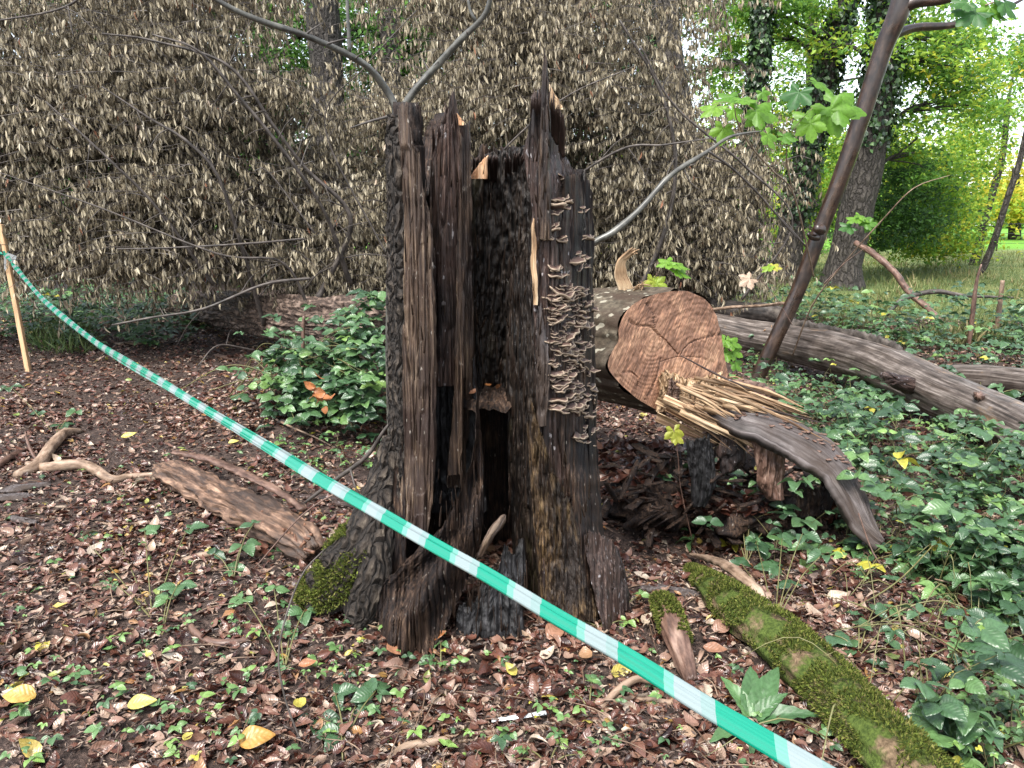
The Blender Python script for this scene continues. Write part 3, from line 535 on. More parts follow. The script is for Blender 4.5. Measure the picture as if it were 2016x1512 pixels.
slab(g, [(738, 1296, 1425), (770, 1300, 1432), (812, 1290, 1345)], prof([(0, 742), (.12, 735), (.5, 752), (.8, 742), (1, 738)]), lambda U, p: 3.90-.06*U, .14, nu=90, nv=60, seed=61, big=.02, pit=.03, fr=(40, 40))
tag(g.build('torn_hinge_wood', CREAMW, FT), 'rough torn wood under the sawn face')
g = Geo()
slab(g, [(750, 1316, 1338), (830, 1310, 1340)], prof([(0, 748), (1, 752)]), lambda U, p: 3.86+0*U, .05, nu=30, nv=60, seed=62, big=.006, pit=.004, fr=(20, 130)); g.build('torn_hinge_wood', STICKD, FT)
g = Geo()
for i in range(60):
    a = RS.rand(); x0 = 1330+110*RS.rand(); y0 = 748+72*a+RS.normal()*4
    ln = RS.uniform(40, 270)*(1-.3*a); sl = RS.normal(.38+.2*a, .15); x1 = x0+ln; y1 = y0+ln*sl
    x1 = min(x1, 1660+RS.normal()*8); y1 = min(y1, 905)
    Y0 = 3.84+RS.normal()*.05; Y1 = Y0-.12*RS.rand()-.02; r = RS.uniform(.003, .013)
    m_ = (.5*(x0+x1)+RS.normal()*3, .5*(y0+y1)-4*RS.rand()-3)
    tube(g, [V4(at(x0, y0, Y0), r), V4(at(*m_, (Y0+Y1)/2), r*.9), V4(at(x1, y1, Y1), .0006)], 7, .02, .4, (2, 24), i, RS.rand()**2, fb=.3)
g.build('splintered_fibres', CREAMW, FT)
g = Geo()
def plank(geo, x0, y0, x1, y1, Y0, Y1, w, seed, tone, th=.005):
    """flat torn board running from pixel (x0, y0) to (x1, y1), with a ragged far end"""
    A_, B_ = at(x0, y0, Y0), at(x1, y1, Y1); ax = B_-A_; L_ = np.linalg.norm(ax); ax /= L_; wd = np.cross(ax, [.25*math.sin(seed), -1., .35]); wd /= np.linalg.norm(wd); nn = np.cross(wd, ax); nn *= np.sign(-nn[1])
    nc, nl = 20, 34; c = np.linspace(-1, 1, nc); r = np.random.RandomState(seed); tip = .45+.55*r.rand(nc)*(1-.35*np.abs(c)); tip = np.maximum(tip, np.roll(tip, 1)*.75); t = np.linspace(0, 1, nl)[:, None]*tip[None]
    Cc = np.repeat(c[None], nl, 0); wv = w*(1-.45*t); q = np.stack([Cc*w*120+seed, t*L_*5, 0*t], -1)
    rel_ = .006*fbm(q, 1, 3, seed)+.012*np.sin(Cc*2+seed)+.035*L_*t**2*math.sin(seed*1.7)
    F_ = A_+ax*(t*L_)[..., None]+wd*(Cc*wv)[..., None]+nn*rel_[..., None]; K_ = F_-nn*th
    W2 = np.concatenate([F_, K_[:, ::-1]], 1); gr2 = np.stack([np.concatenate([Cc, Cc[:, ::-1]], 1)*w, 0*W2[..., 0]+seed*.1, np.concatenate([t, t[:, ::-1]], 1)*L_], -1); geo.add(W2.reshape(-1, 3), grid_faces(nl, 2*nc, 0, True), tone, gr2)
    k = (nl-1)*2*nc+np.arange(nc-1); kb = (nl-1)*2*nc+2*nc-1-np.arange(nc-1); geo.F.append(np.stack([k, k+1, kb-1, kb], -1)+geo.n-nl*2*nc)
for i in range(46):
    u_ = i/45.; x0 = RS.uniform(1292, 1435); y0 = 752+(x0 < 1350)*8+62*u_+RS.normal()*4; ln = RS.uniform(80, 250)*(1-.25*u_); sl = .30+.28*u_+RS.normal()*.06; Yb = 3.90-.07*u_+.02*RS.normal()
    plank(g, x0, y0, min(x0+ln, 1655), y0+ln*sl, Yb, Yb-.10-.05*RS.rand(), RS.uniform(.008, .030), i+3, RS.rand()**1.6)
tag(g.build('torn_hinge_wood', CREAMW, FT), 'broad ragged shards at the root of the splinter fan')
g = Geo()
for i, (a, b_) in enumerate([((1340, 700), (1500, 775)), ((1420, 800), (1520, 870)), ((1440, 800), (1545, 880)), ((1400, 770), (1640, 838))]):
    tube(g, [V4(at(*a, 3.82), .003), V4(at((a[0]+b_[0])/2, (a[1]+b_[1])/2+4, 3.78), .006), V4(at(*b_, 3.72), .001)], 5, .03, .2, (2, 20), i+200)
for i in range(9):
    x0 = 1350+RS.rand()*90; y0 = 790+RS.rand()*25; x1 = x0+RS.uniform(90, 190); y1 = y0+RS.uniform(50, 90)
    tube(g, [V4(at(x0, y0, 3.85), .02), V4(at((x0+x1)/2, (y0+y1)/2-3, 3.80), .022), V4(at(x1, y1, 3.74), .004)], 9, .02, .3, (2, 14), i+300, fb=.45)
tag(g.build('splintered_fibres', REDW, FT), 'darker brown splinters under the pale fibres')
# curled torn strip standing on the log
g = Geo()
for k in range(9):
    o = (k-4)*2.6; r = .010
    tube(g, [V4(at(1237+o, 590, 4.25+.01*(k % 3)), .014), V4(at(1231+o*1.05, 565, 4.25), .013), V4(at(1222+o*.9, 540, 4.24), r), V4(at(1224+o*.6, 515, 4.22), .009), V4(at(1236+o*.6, 502+RS.normal()*2, 4.2), .008), V4(at(1252+o*.6+RS.normal()*4, 494+o*.6, 4.16), .003)], 6, .015, .25, (2, 25), k+70, flat=.8)
for k in range(14):
    a = RS.rand(); tube(g, [V4(at(1240+a*20, 582, 4.2), .005), V4(at(1252+a*16, 566-6*RS.rand(), 4.18), .004), V4(at(1268+RS.normal()*10, 562+RS.normal()*9, 4.15), .001)], 4, .02, .2, (2, 25), k+90, flat=.5)
tag(g.build('torn_strip', CREAMW, FT), 'curled strip of torn pale wood on top')
g = Geo(); slab(g, [(560, 1165, 1232), (592, 1168, 1236)], prof([(0, 586), (.5, 582), (1, 584)]), lambda U, p: 4.62-.3*U, .12, nu=30, nv=12, seed=66, big=.01); g.build('torn_strip', CREAMW, FT)
# lower lobe of bark left of the cut, and thick sapwood lip
g = Geo(); tube(g, [V4(at(1222, 712, 3.98), .045), V4(at(1195, 700, 4.15), .075), V4(at(1165, 690, 4.5), .09), V4(at(1120, 680, 5.0), .09)], 26, .03, .18, (5, 6), 77); g.build('side_lobe', LOGBARK, FT)
# grey weathered slab sweeping to the ground
HB = thing('bark_slab', 'grey curved slab of weathered wood sweeping from the broken log down to the brambles', 'bark slab', at(1620, 950, 3.45)-[0, 0, .5])
spine = [(1395, 815, 3.82, .03), (1440, 822, 3.76, .09), (1510, 840, 3.68, .14), (1590, 875, 3.6, .17), (1645, 920, 3.52, .155), (1680, 975, 3.44, .12), (1705, 1030, 3.36, .085), (1722, 1058, 3.30, .035), (1734, 1072, 3.27, .006)]
P = catmull([V4(at(a, b_, c_), w_) for a, b_, c_, w_ in spine], .012); n = len(P); C = P[:, :3]; T = np.gradient(C, axis=0); T /= np.linalg.norm(T, axis=1)[:, None]
Wd = np.cross(T, np.array([.35, -.55, .75])); Wd /= np.linalg.norm(Wd, axis=1)[:, None]; Nn = np.cross(Wd, T); nu = 44; uu = np.linspace(-1, 1, nu)
s_ = np.cumsum(np.r_[0, np.linalg.norm(np.diff(C, axis=0), axis=1)])
sg = np.sign(np.mean(Nn[:, 2]))
def slabsurf(off, sgn):
    U2, S2 = np.meshgrid(uu, s_); e = 1+.16*fbm(np.stack([U2*0+np.sign(U2)*3, S2*9, 0*U2], -1), 1, 3, 4)
    hh = .03*(1-U2**2)-.0+.009*fbm(np.stack([U2*14, S2*3.2, 0*U2], -1), 1, 4, 6)-.008*np.clip(1-np.abs(noise(np.stack([U2*5, S2*1.1, 0*U2], -1), 1, 16))*9, 0, 1)+.01*(noise(np.stack([U2*3, S2*3, 0*U2], -1), 1, 9))+off
    return C[:, None]+Wd[:, None]*(U2*e*P[:, 3:4]*.80)[..., None]+sg*Nn[:, None]*hh[..., None], np.stack([U2*.15, 0*U2, S2], -1)
A1, g1_ = slabsurf(0, 1); A2, g2_ = slabsurf(-.035, 1)
g = Geo(); W_ = np.concatenate([A1, A2[:, ::-1]], 1); g.add(W_.reshape(-1, 3), grid_faces(n, 2*nu, 0, True), 0., np.concatenate([g1_, g2_[:, ::-1]], 1)); g.build('slab', GREYW, HB)
g = Geo()
for i in range(60):
    k = int(RS.uniform(.05, .75)*n); j = int(np.clip(RS.normal(.3, .17), 0.02, .95)*nu); p = A1[k, j]; chunk(g, p, (RS.uniform(.008, .028), RS.uniform(.006, .014), .004), RS.rand()*3, i, .4, 5, 12)
tag(g.build('bark_flakes', STICKD, HB), kind=None)
# rotten heap under the log
def lump(name, label, cat, items, mat, group=None, origin=None):
    g = Geo()
    for i, it in enumerate(items): chunk(g, *it[:2], rot=it[2], seed=it[3], rough=it[4] if len(it) > 4 else .3, f=7, n=64, tilt=it[5] if len(it) > 5 else 0.)
    return tag(g.build(name, mat, None, origin if origin is not None else items[0][0]), label, cat, group)
lump('rotten_wood', 'large black rotten lump of heartwood lying in the hollow under the sawn log', 'rotten wood', [(at(1330, 985, 4.1), (.34, .22, .11), .3, 3, .6), (at(1470, 1000, 3.95), (.30, .2, .09), -.2, 4, .6), (at(1590, 1010, 3.9), (.22, .18, .07), .1, 8, .6)], DARKW)
def hang(name, label, mat, rows, top, Y, th, seed, cat='bark piece'):
    g = Geo(); slab(g, rows, top, lambda U, p: Y+.02*U-.05*np.sin(U*3.1)*.8, th, nu=44, nv=70, seed=seed, big=.012, pit=.01, fr=(45, 10)); m = at(rows[-1][1], rows[-1][0], Y); return tag(g.build(name, mat, None, m), label, cat)
hang('bark_piece', 'black wet bark piece hanging under the sawn face with an orange leaf on it', SOILBLACK, [(860, 1352, 1400), (900, 1356, 1412), (960, 1360, 1410), (998, 1364, 1392)], prof([(0, 870), (1, 858)]), 3.72, .05, 81)
hang('bark_piece', 'grey-brown ragged bark piece hanging below the pale splinters', STICKD, [(850, 1480, 1545), (900, 1488, 1548), (950, 1492, 1545), (985, 1512, 1546)], prof([(0, 865), (1, 850)]), 3.66, .05, 82)
hang('bark_piece', 'dark crumbly bark slab lying behind the grey slab above the brambles', DARKW, [(940, 1540, 1640), (975, 1540, 1650), (1018, 1548, 1632)], prof([(0, 950), (1, 962)]), 3.7, .12, 83)
lump('bark_piece', 'dark purplish bark lump at the foot of the leaning tree behind the splinters', 'bark piece', [(at(1462, 762, 4.3), (.12, .08, .035), .2, 31), (at(1500, 775, 4.25), (.08, .06, .035), .5, 32)], STICKD)
lump('bark_piece', 'brown bark strip bridging from the dark heap towards the pale splinters', 'bark piece', [(at(1440, 880, 3.8), (.07, .05, .12), .2, 35, .4), (at(1410, 850, 3.85), (.11, .06, .06), .2, 36, .4)], REDW)
# ---------------------------------------------------------------- the grey dead log on the right
GL = thing('dead_log', 'long barkless grey log lying across the brambles on the right with a broken knot', 'log', G(1750, 800))
pts = [V4(at(1395, 640, 8.4), .14), V4(at(1480, 662, 8.0), .165), V4(at(1560, 676, 7.6), .18), V4(at(1640, 694, 7.1), .19), V4(at(1720, 716, 6.5), .185), V4(at(1790, 746, 6.0), .18), V4(at(1870, 784, 5.5), .17), V4(at(1960, 822, 5.0), .162), V4(at(2060, 870, 4.5), .16), V4(at(2180, 930, 4.1), .16)]
g = Geo(); tube(g, pts, 64, .03, .07, (3, 1.6), 5, jag=.05); g.build('trunk', LOGGREY, GL)
g = Geo()
P = catmull(pts, .03); ii = np.arange(int(len(P)*.22), int(len(P)*.56)); q = [V4(P[i, :3]+[.02, .06, P[i, 3]*.97], .022+.012*abs(math.sin(i*.7))) for i in ii[::4]]
tube(g, q, 14, .02, .5, (3, 22), 8, flat=1.8); tag(g.build('bark_remnant', TWIGD, GL), 'strip of dark bark left along the top')
g = Geo(); tube(g, [V4(at(1815, 765, 5.75), .06), V4(at(1775, 755, 5.65), .055), V4(at(1748, 742, 5.58), .035), V4(at(1738, 738, 5.56), .02)], 22, .015, .35, (4, 9), 9, jag=.03)
for k in range(10): tube(g, [V4(at(1775, 752, 5.6), .008), V4(at(1745+RS.normal()*8, 748+RS.normal()*10, 5.5), .002)], 5, .02)
g.build('broken_knot', REDW, GL)
g = Geo(); tube(g, [V4(at(1930, 784, 5.2), .05), V4(at(1928, 780, 5.03), .032), V4(at(1926, 779, 4.985), .018)], 26, .006, .55, (5, 9), 10); g.build('broken_knot', STICKD, GL)
g = Geo()
for k in range(26):
    x = 1500+90*RS.rand(); tube(g, [V4(at(x, 655+RS.normal()*2, 7.75), .012), V4(at(x+8*RS.normal(), 640+12*RS.rand(), 7.7), .002)], 5, .03, flat=.5)
tag(g.build('torn_patch', ORANGEW, GL), 'fresh orange torn patch on top')
g = Geo(); tube(g, [V4(at(1880, 742, 7.0), .12), V4(at(1960, 748, 6.6), .125), V4(at(2050, 758, 6.2), .12), V4(at(2150, 775, 5.9), .12)], 40, .04, .08, (3, 2), 15, jag=.03)
tag(g.build('dead_log', LOGGREY, None, at(1960, 760, 6.6)), 'thinner grey log half hidden behind the long dead log at the right edge', 'log')
g = Geo(); tube(g, [V4(at(1400, 603, 9.4), .10), V4(at(1450, 612, 9.2), .11), V4(at(1520, 618, 9.0), .11), V4(at(1560, 640, 8.6), .08)], 30, .04, .15, (3, 3), 16, jag=.04)
tag(g.build('dead_log', TWIGD, None, at(1450, 640, 9.2)), 'dark broken log lying just behind the sawn end under the brown leaves', 'log')
# ---------------------------------------------------------------- leaves kits
DEAD = leafmat('withered_brown_leaf', [(0, (.03, .024, .017)), (.25, (.12, .096, .062)), (.5, (.27, .225, .15)), (.75, (.47, .405, .285)), (.97, (.70, .63, .50)), (1, (.3, .14, .08))], .55, .18, vein=False, spec=.3)
dt = [leaf(1, 4, .23, .45, .35, pw=.9), leaf(1, 4, .17, .8, .15, pw=1.), leaf(1, 4, .29, .3, -.3, pw=.8), leaf(1, 3, .21, .6, .6, pw=1.)]
GREENT = leafmat('thin_green_leaf', [(0, (.035, .085, .03)), (.35, (.06, .14, .035)), (.65, (.13, .24, .04)), (.9, (.28, .36, .05)), (1, (.5, .42, .06))], .4, .5, vein=False)
def withered(name, spots, parent, ntw, nl, size=(.07, .115), seed=0, down=.55):
    """twigs with hanging withered leaves; spots: rows (px, py, Y, spread_px, spread_py, spreadY, weight)"""
    S_ = np.array(spots, float); p = S_[:, 6]/S_[:, 6].sum(); k = RS.choice(len(S_), ntw, p=p); q = S_[k]
    px = q[:, 0]+RS.uniform(-1, 1, ntw)*q[:, 3]; py = q[:, 1]+RS.uniform(-1, 1, ntw)*q[:, 4]; Y = q[:, 2]+RS.uniform(-1, 1, ntw)*q[:, 5]
    B = atv(px, py, Y); keep = noise(B, .95, 51)+.5*noise(B, 2.3, 52) > -.22+.25*np.clip((B[:, 2]-2.6)/2, 0, 1)-.5*RS.rand(ntw)**2; 
    keep &= B[:, 2] > np.where(px < 620, .98, .62)
    for hx, hy, hr, hp in ((525, 640, 105, .95), (560, 60, 75, .8), (700, 70, 85, .85), (810, 90, 60, .8), (590, 230, 50, .6), (640, 160, 60, .7), (1420, 200, 70, .6), (1490, 120, 60, .8), (1380, 60, 50, .6), (880, 60, 45, .5)):
        keep &= ~((np.hypot(px-hx, py-hy) < hr*(1+.5*noise(B, 2.2, 55))) & (RS.rand(ntw) < hp))
    B = B[keep]; ntw = len(B); d = RS.normal(size=(ntw, 3))*[.7, .5, .25]; d[:, 0] -= .35; d[:, 2] -= .12; d /= np.linalg.norm(d, axis=1)[:, None]
    ln = RS.uniform(.25, .8, ntw); gt = Geo(); gl = Geo()
    t = np.linspace(0, 1, 5)[None, :, None]; bend = RS.normal(size=(ntw, 1, 3))*.12
    K = B[:, None]+d[:, None]*ln[:, None, None]*t+bend*np.sin(t*3.1)*ln[:, None, None]; K[..., 2] -= .16*ln[:, None]*t[..., 0]**2
    a = np.array([0, 2.1, 4.2]); ring = np.stack([np.cos(a)*.6, np.sin(a)*.8, np.sin(a)], -1)*.0045
    V = K[:, :, None]+ring[None, None]*(1.2-.8*t[..., None, :])
    F0 = grid_faces(5, 3, 0, True); F = (F0[None]+(np.arange(ntw)*15)[:, None, None]).reshape(-1, 4); gt.add(V.reshape(-1, 3), F)
    gt.build(name+'_twigs', TWIGD, parent)
    tt = RS.rand(ntw, nl); i0 = np.minimum((tt*4).astype(int), 3); f = tt*4-i0; ar = np.arange(ntw)[:, None]
    Pp = K[ar, i0]*(1-f[..., None])+K[ar, i0+1]*f[..., None]; Pp = Pp.reshape(-1, 3); n = len(Pp)
    D = RS.normal(size=(n, 3))*down*np.array([.42, .42, .3])+[.06, 0, -1.]; N = RS.normal(size=(n, 3)); N[:, 1] -= .8
    ti = RS.randint(0, 4, n); sz = RS.uniform(size[0], size[1], n)*np.where(RS.rand(n) < .08, .6, 1); tn = np.clip(RS.beta(2.2, 2., n)*.95+.12*noise(Pp, .9, seed), 0, .985); tn += .16*noise(Pp, 3.5, seed+3); tn = np.clip(tn, 0, .985); tn[RS.rand(n) < .006] = 1
    for j in range(4): kk = ti == j; place(gl, dt[j], Pp[kk], D[kk], N[kk], sz[kk], tn[kk])
    return gl.build(name+'_leaves', DEAD, parent)
# main limbs of the fallen crown (pixel paths with distance), arching over the brown leaves
limbs = [
 [(560, 690, 9.0, .09), (640, 560, 9.2, .06), (690, 430, 9.0, .045), (600, 330, 8.8, .035), (540, 250, 8.6, .03), (450, 130, 8.4, .026), (300, 80, 8.2, .018), (200, 66, 8.0, .012)],
 [(690, 560, 9.2, .06), (640, 420, 8.7, .03), (560, 300, 8.4, .03), (470, 190, 8.2, .026), (390, 100, 8.0, .02), (300, 68, 7.9, .014)],
 [(520, 640, 9.0, .05), (480, 500, 8.6, .035), (430, 350, 8.3, .03), (370, 280, 8.2, .028), (290, 230, 8.1, .02), (200, 170, 8, .012)],
 [(420, 560, 8.7, .04), (310, 410, 8.3, .026), (200, 300, 8.1, .022), (90, 200, 8, .014)],
 [(620, 640, 8.6, .04), (560, 520, 8.3, .02), (430, 500, 8, .017), (200, 410, 7.8, .014), (0, 340, 7.6, .008)],
 [(600, 470, 8.4, .02), (480, 480, 8.1, .018), (330, 488, 7.9, .014), (230, 490, 7.8, .01)],
 [(610, 548, 8.2, .028), (520, 560, 8.0, .024), (400, 608, 7.8, .022), (300, 625, 7.6, .018), (220, 640, 7.5, .015)],
 [(780, 660, 9.5, .05), (860, 480, 9.3, .03), (960, 330, 9, .02), (1100, 200, 8.7, .014), (1250, 130, 8.5, .01)],
 [(900, 560, 9.6, .04), (1040, 420, 9.4, .025), (1210, 300, 9, .022), (1310, 285, 8.8, .018), (1400, 272, 8.6, .01)],
 [(1240, 600, 9.8, .06), (1300, 480, 9.7, .05), (1330, 330, 9.6, .04), (1300, 180, 9.5, .03), (1220, 40, 9.4, .02)],
 [(1460, 590, 9.4, .03), (1560, 440, 9.3, .016), (1470, 330, 9.2, .022), (1330, 210, 9.1, .02), (1260, 90, 9, .015)],
 [(1600, 500, 9.4, .02), (1500, 390, 9, .018), (1440, 330, 8.9, .016), (1390, 310, 8.8, .014)],
 [(0, 40, 8.2, .014), (90, 25, 8.1, .016), (140, 8, 8, .02), (170, -20, 8, .02)],
 [(134, 12, 8, .012), (142, 60, 8, .01), (145, 70, 8, .006)],
 [(760, 500, 9, .02), (640, 250, 8.8, .014), (720, 130, 8.6, .01), (820, 20, 8.6, .008)],
 [(500, 690, 8.1, .02), (430, 680, 7.8, .014), (390, 720, 7.5, .01)],
 [(620, 460, 8.2, .014), (530, 340, 8.1, .012), (500, 337, 8, .008)],
]
for i, lb in enumerate(limbs):
    g = Geo(); P = [V4(at(a, b_, c_*.90), r_*.55) for a, b_, c_, r_ in lb]
    tube(g, P, 8, .06, .1, (2, 6), i, flat=1.)
    Pc = catmull(P, .12)
    for k in range(3, len(Pc)-1, 3):
        d = rdir(1, .1)[0]*RS.uniform(.25, .6); p = Pc[k, :3]; r = min(Pc[k, 3]*.5, .008)
        tube(g, [V4(p, r), V4(p+d*.5+[0, 0, .04], r*.7), V4(p+d, .0015)], 4, .1)
    g.build('branch', TWIGD, FT)
crown = [  # px, py, Y, spx, spy, sY, weight
 (150, 60, 8.7, 260, 160, .8, 16), (-260, 60, 8.6, 180, 160, .8, 3), (-260, 330, 8.4, 180, 140, .8, 3), (430, 60, 9.0, 160, 150, .8, 9), (640, 60, 9.6, 120, 130, .5, 1.7), (150, 260, 8.5, 260, 140, .8, 15), (450, 270, 8.8, 170, 130, .8, 10),
 (660, 300, 9.4, 110, 120, .7, 4), (120, 450, 8.4, 230, 100, .8, 10), (400, 450, 8.6, 180, 110, .8, 10), (640, 460, 9.1, 130, 110, .8, 8), (330, 580, 8.5, 130, 55, .7, 6.5), (520, 545, 8.7, 100, 40, .5, 4.5), (660, 550, 9.0, 110, 50, .6, 4), (700, 610, 9.2, 70, 40, .5, 1.5),
 (860, 100, 9.6, 130, 190, .8, 4), (980, 90, 9.4, 160, 180, .8, 10), (900, 330, 9.8, 180, 130, .6, 9), (1120, 90, 9.3, 160, 150, .8, 10),
 (1180, 280, 9.5, 150, 130, .7, 10), (1220, 440, 9.6, 140, 110, .7, 9), (1330, 120, 9.8, 100, 160, .5, 3.2), (1350, 350, 9.6, 130, 110, .6, 7), (1380, 470, 9.5, 130, 80, .6, 6.), (1480, 420, 9.6, 70, 110, .4, 2.2), (1440, 250, 9.8, 80, 130, .4, 1.6), (1300, 560, 9.8, 180, 40, .4, 3)]
withered('crown', crown, FT, 20500, 17, (.058, .10))

# scraps of bark and old leaves on the rotten heap
g = Geo()
for k in range(150):
    px, py = RS.uniform(1185, 1640), RS.uniform(880, 1060); Y = 3.72+.35*RS.rand(); p = at(px, py, Y); p[2] = max(min(p[2], .34*RS.rand()+.05), float(hgt(p[0], p[1]))+.01)
    chunk(g, p, (RS.uniform(.02, .10), RS.uniform(.012, .03), RS.uniform(.003, .008)), RS.rand()*3, k, .35, 9, 18, RS.normal()*.4, sq=.45)
tag(g.build('bark_debris', DARKW, None, at(1400, 960, 3.9)), 'dark crumbled bark scraps covering the heap below the sawn log', 'bark debris', kind='stuff')
# ---------------------------------------------------------------- young trees close by
def pt(px, py, Y, r): return V4(at(px, py, Y), r)
YT = thing('young_tree', 'slim grey forked young tree growing close behind the left edge of the stump', 'young tree', (at(775, 800, 3.55)[0], 3.55, 0))
g = Geo(); tube(g, [pt(800, 1140, 3.55, .022), pt(775, 900, 3.5, .022), pt(768, 700, 3.45, .021), pt(771, 500, 3.42, .020), pt(776, 330, 3.4, .019), pt(783, 214, 3.4, .021)], 14, .03, .1, (3, 14), 2); g.build('trunk', SMOOTHB, YT)
g = Geo(); tube(g, [pt(783, 222, 3.4, 0.0144), pt(765, 185, 3.4, 0.0152), pt(735, 142, 3.36, 0.0136), pt(690, 110, 3.3, 0.0124), pt(600, 70, 3.2, 0.0116), pt(500, 36, 3.1, 0.0104), pt(440, 8, 3.05, 0.0088), pt(380, -30, 3.0, 0.0080)], 12, .02, .22, (3, 9), 3); g.build('limb', SMOOTHB, YT)
g = Geo(); tube(g, [pt(790, 218, 3.4, 0.0160), pt(815, 180, 3.4, 0.0160), pt(850, 140, 3.4, 0.0148), pt(900, 85, 3.38, 0.0132), pt(950, 35, 3.35, 0.0112), pt(966, -5, 3.33, 0.0096), pt(975, -60, 3.3, 0.0080)], 12, .02, .22, (3, 9), 4); g.build('limb', SMOOTHB, YT)
g = Geo(); tube(g, [pt(776, 226, 3.4, .007), pt(755, 232, 3.38, .006), pt(725, 240, 3.36, .005), pt(690, 252, 3.34, .003)], 7, .03); g.build('twig', TWIGD, YT); g = Geo(); tube(g, [pt(936, 42, 3.36, .008), pt(925, 20, 3.36, .006), pt(920, -10, 3.36, .005)], 7, .03); g.build('twig', SMOOTHB, YT); g = Geo()
tube(g, [pt(688, 105, 3.3, .009), pt(686, 60, 3.3, .007), pt(682, -20, 3.3, .006)], 7, .03); g.build('twig', SMOOTHB, YT)
g = Geo()
for (x, y, Y) in [(740, 145, 3.36), (700, 116, 3.3), (640, 88, 3.24), (560, 56, 3.16), (500, 36, 3.1), (830, 160, 3.4), (870, 115, 3.39), (920, 62, 3.36), (760, 180, 3.4), (845, 142, 3.4), (600, 70, 3.2)]:
    dx, dy = RS.normal()*16, -8-14*RS.rand()+30*(RS.rand() < .4); tube(g, [pt(x, y, Y, .006), pt(x+dx*.5, y+dy*.6, Y, .0035), pt(x+dx*1.6+RS.normal()*6, y+dy*1.5, Y+.03*RS.normal(), .0012)], 5, .015, .2)
g.build('spurs', TWIGD, YT)['kind'] = 'stuff'
BB = thing('bare_branch', 'smooth dark grey bare branch rising to the right from behind the stump', 'branch', at(1165, 482, 3.5))
g = Geo(); tube(g, [pt(1120, 520, 3.5, 0.0152), pt(1170, 478, 3.5, 0.0152), pt(1210, 455, 3.5, 0.0140), pt(1262, 410, 3.55, 0.0128), pt(1310, 355, 3.6, 0.0120), pt(1345, 328, 3.65, 0.0108), pt(1390, 300, 3.7, 0.0096), pt(1432, 272, 3.75, 0.0072), pt(1470, 262, 3.8, 0.0048), pt(1500, 258, 3.8, 0.0024)], 12, .02, .22, (3, 9), 5); g.build('stem', SMOOTHB, BB)
g = Geo(); tube(g, [pt(1395, 298, 3.7, .006), pt(1440, 330, 3.75, .006), pt(1490, 378, 3.8, .005), pt(1535, 430, 3.85, .004), pt(1570, 470, 3.9, .003)], 7, .03); tube(g, [pt(1345, 330, 3.65, .004), pt(1360, 360, 3.65, .003), pt(1380, 375, 3.65, .001)], 6, .03); g.build('twigs', TWIGD, BB)
# leaning sapling on the right
LT = thing('leaning_tree', 'slender wet brown tree leaning to the right behind the dead log', 'tree', G(1485, 758))
g = Geo(); tube(g, [pt(1478, 790, 7.0, 0.0686), pt(1490, 748, 7.0, 0.0660), pt(1530, 660, 6.98, 0.0660), pt(1572, 570, 6.95, 0.0660), pt(1606, 478, 6.9, 0.0695), pt(1618, 445, 6.9, 0.0660), pt(1655, 350, 6.85, 0.0695), pt(1698, 225, 6.8, 0.0722), pt(1738, 100, 6.75, 0.0739), pt(1770, 20, 6.7, 0.0827), pt(1795, -80, 6.7, 0.0827)], 30, .04, .05, (3, 4), 6); g.build('trunk', WETB, LT)
g = Geo(); tube(g, [pt(1610, 468, 6.85, .03), pt(1597, 466, 6.8, .025), pt(1590, 460, 6.76, .012)], 10, .02, .2); tube(g, [pt(1616, 452, 6.8, .05), pt(1606, 450, 6.74, .03)], 10, .02, .2); g.build('knot', WETB, LT)
g = Geo(); tube(g, [pt(1770, 22, 6.7, .06), pt(1800, 4, 6.65, .05), pt(1850, 0, 6.6, .04), pt(1900, -12, 6.5, .03)], 12, .05, .1); tube(g, [pt(1745, 75, 6.8, .04), pt(1800, 55, 6.9, .035), pt(1870, 50, 7.0, .028), pt(1950, 30, 7.1, .018), pt(2030, -10, 7.2, .01)], 10, .05, .1)
g.build('limb', WETB, LT)
SYC = leafmat('sycamore_leaf', [(0, (.05, .15, .05)), (.35, (.12, .28, .03)), (.6, (.19, .38, .04)), (.8, (.36, .48, .06)), (.9, (.55, .5, .08)), (1, (.62, .46, .34))], .45, .55, vein=False)
_m = M('tmp'); bpy.data.materials.remove(_m.m)
mt = maple()
def syc(px, py, Y, size_px, az, tilt, tone, geo, roll=0.):
    """leaf blade base at pixel; az: direction of tip in the picture (deg, 0 = down, 90 = right)"""
    p = at(px, py, Y); s = size_px/FPX*Y*1.75; a = math.radians(az)
    d = np.array([math.sin(a), -math.cos(tilt*.0)*.5*math.cos(a)*0-.25, -math.cos(a)]); n = np.array([roll, -1.0*math.sin(math.radians(tilt)), math.cos(math.radians(tilt))+.01])
    place(geo, mt, p[None], d[None], n[None], s, tone)
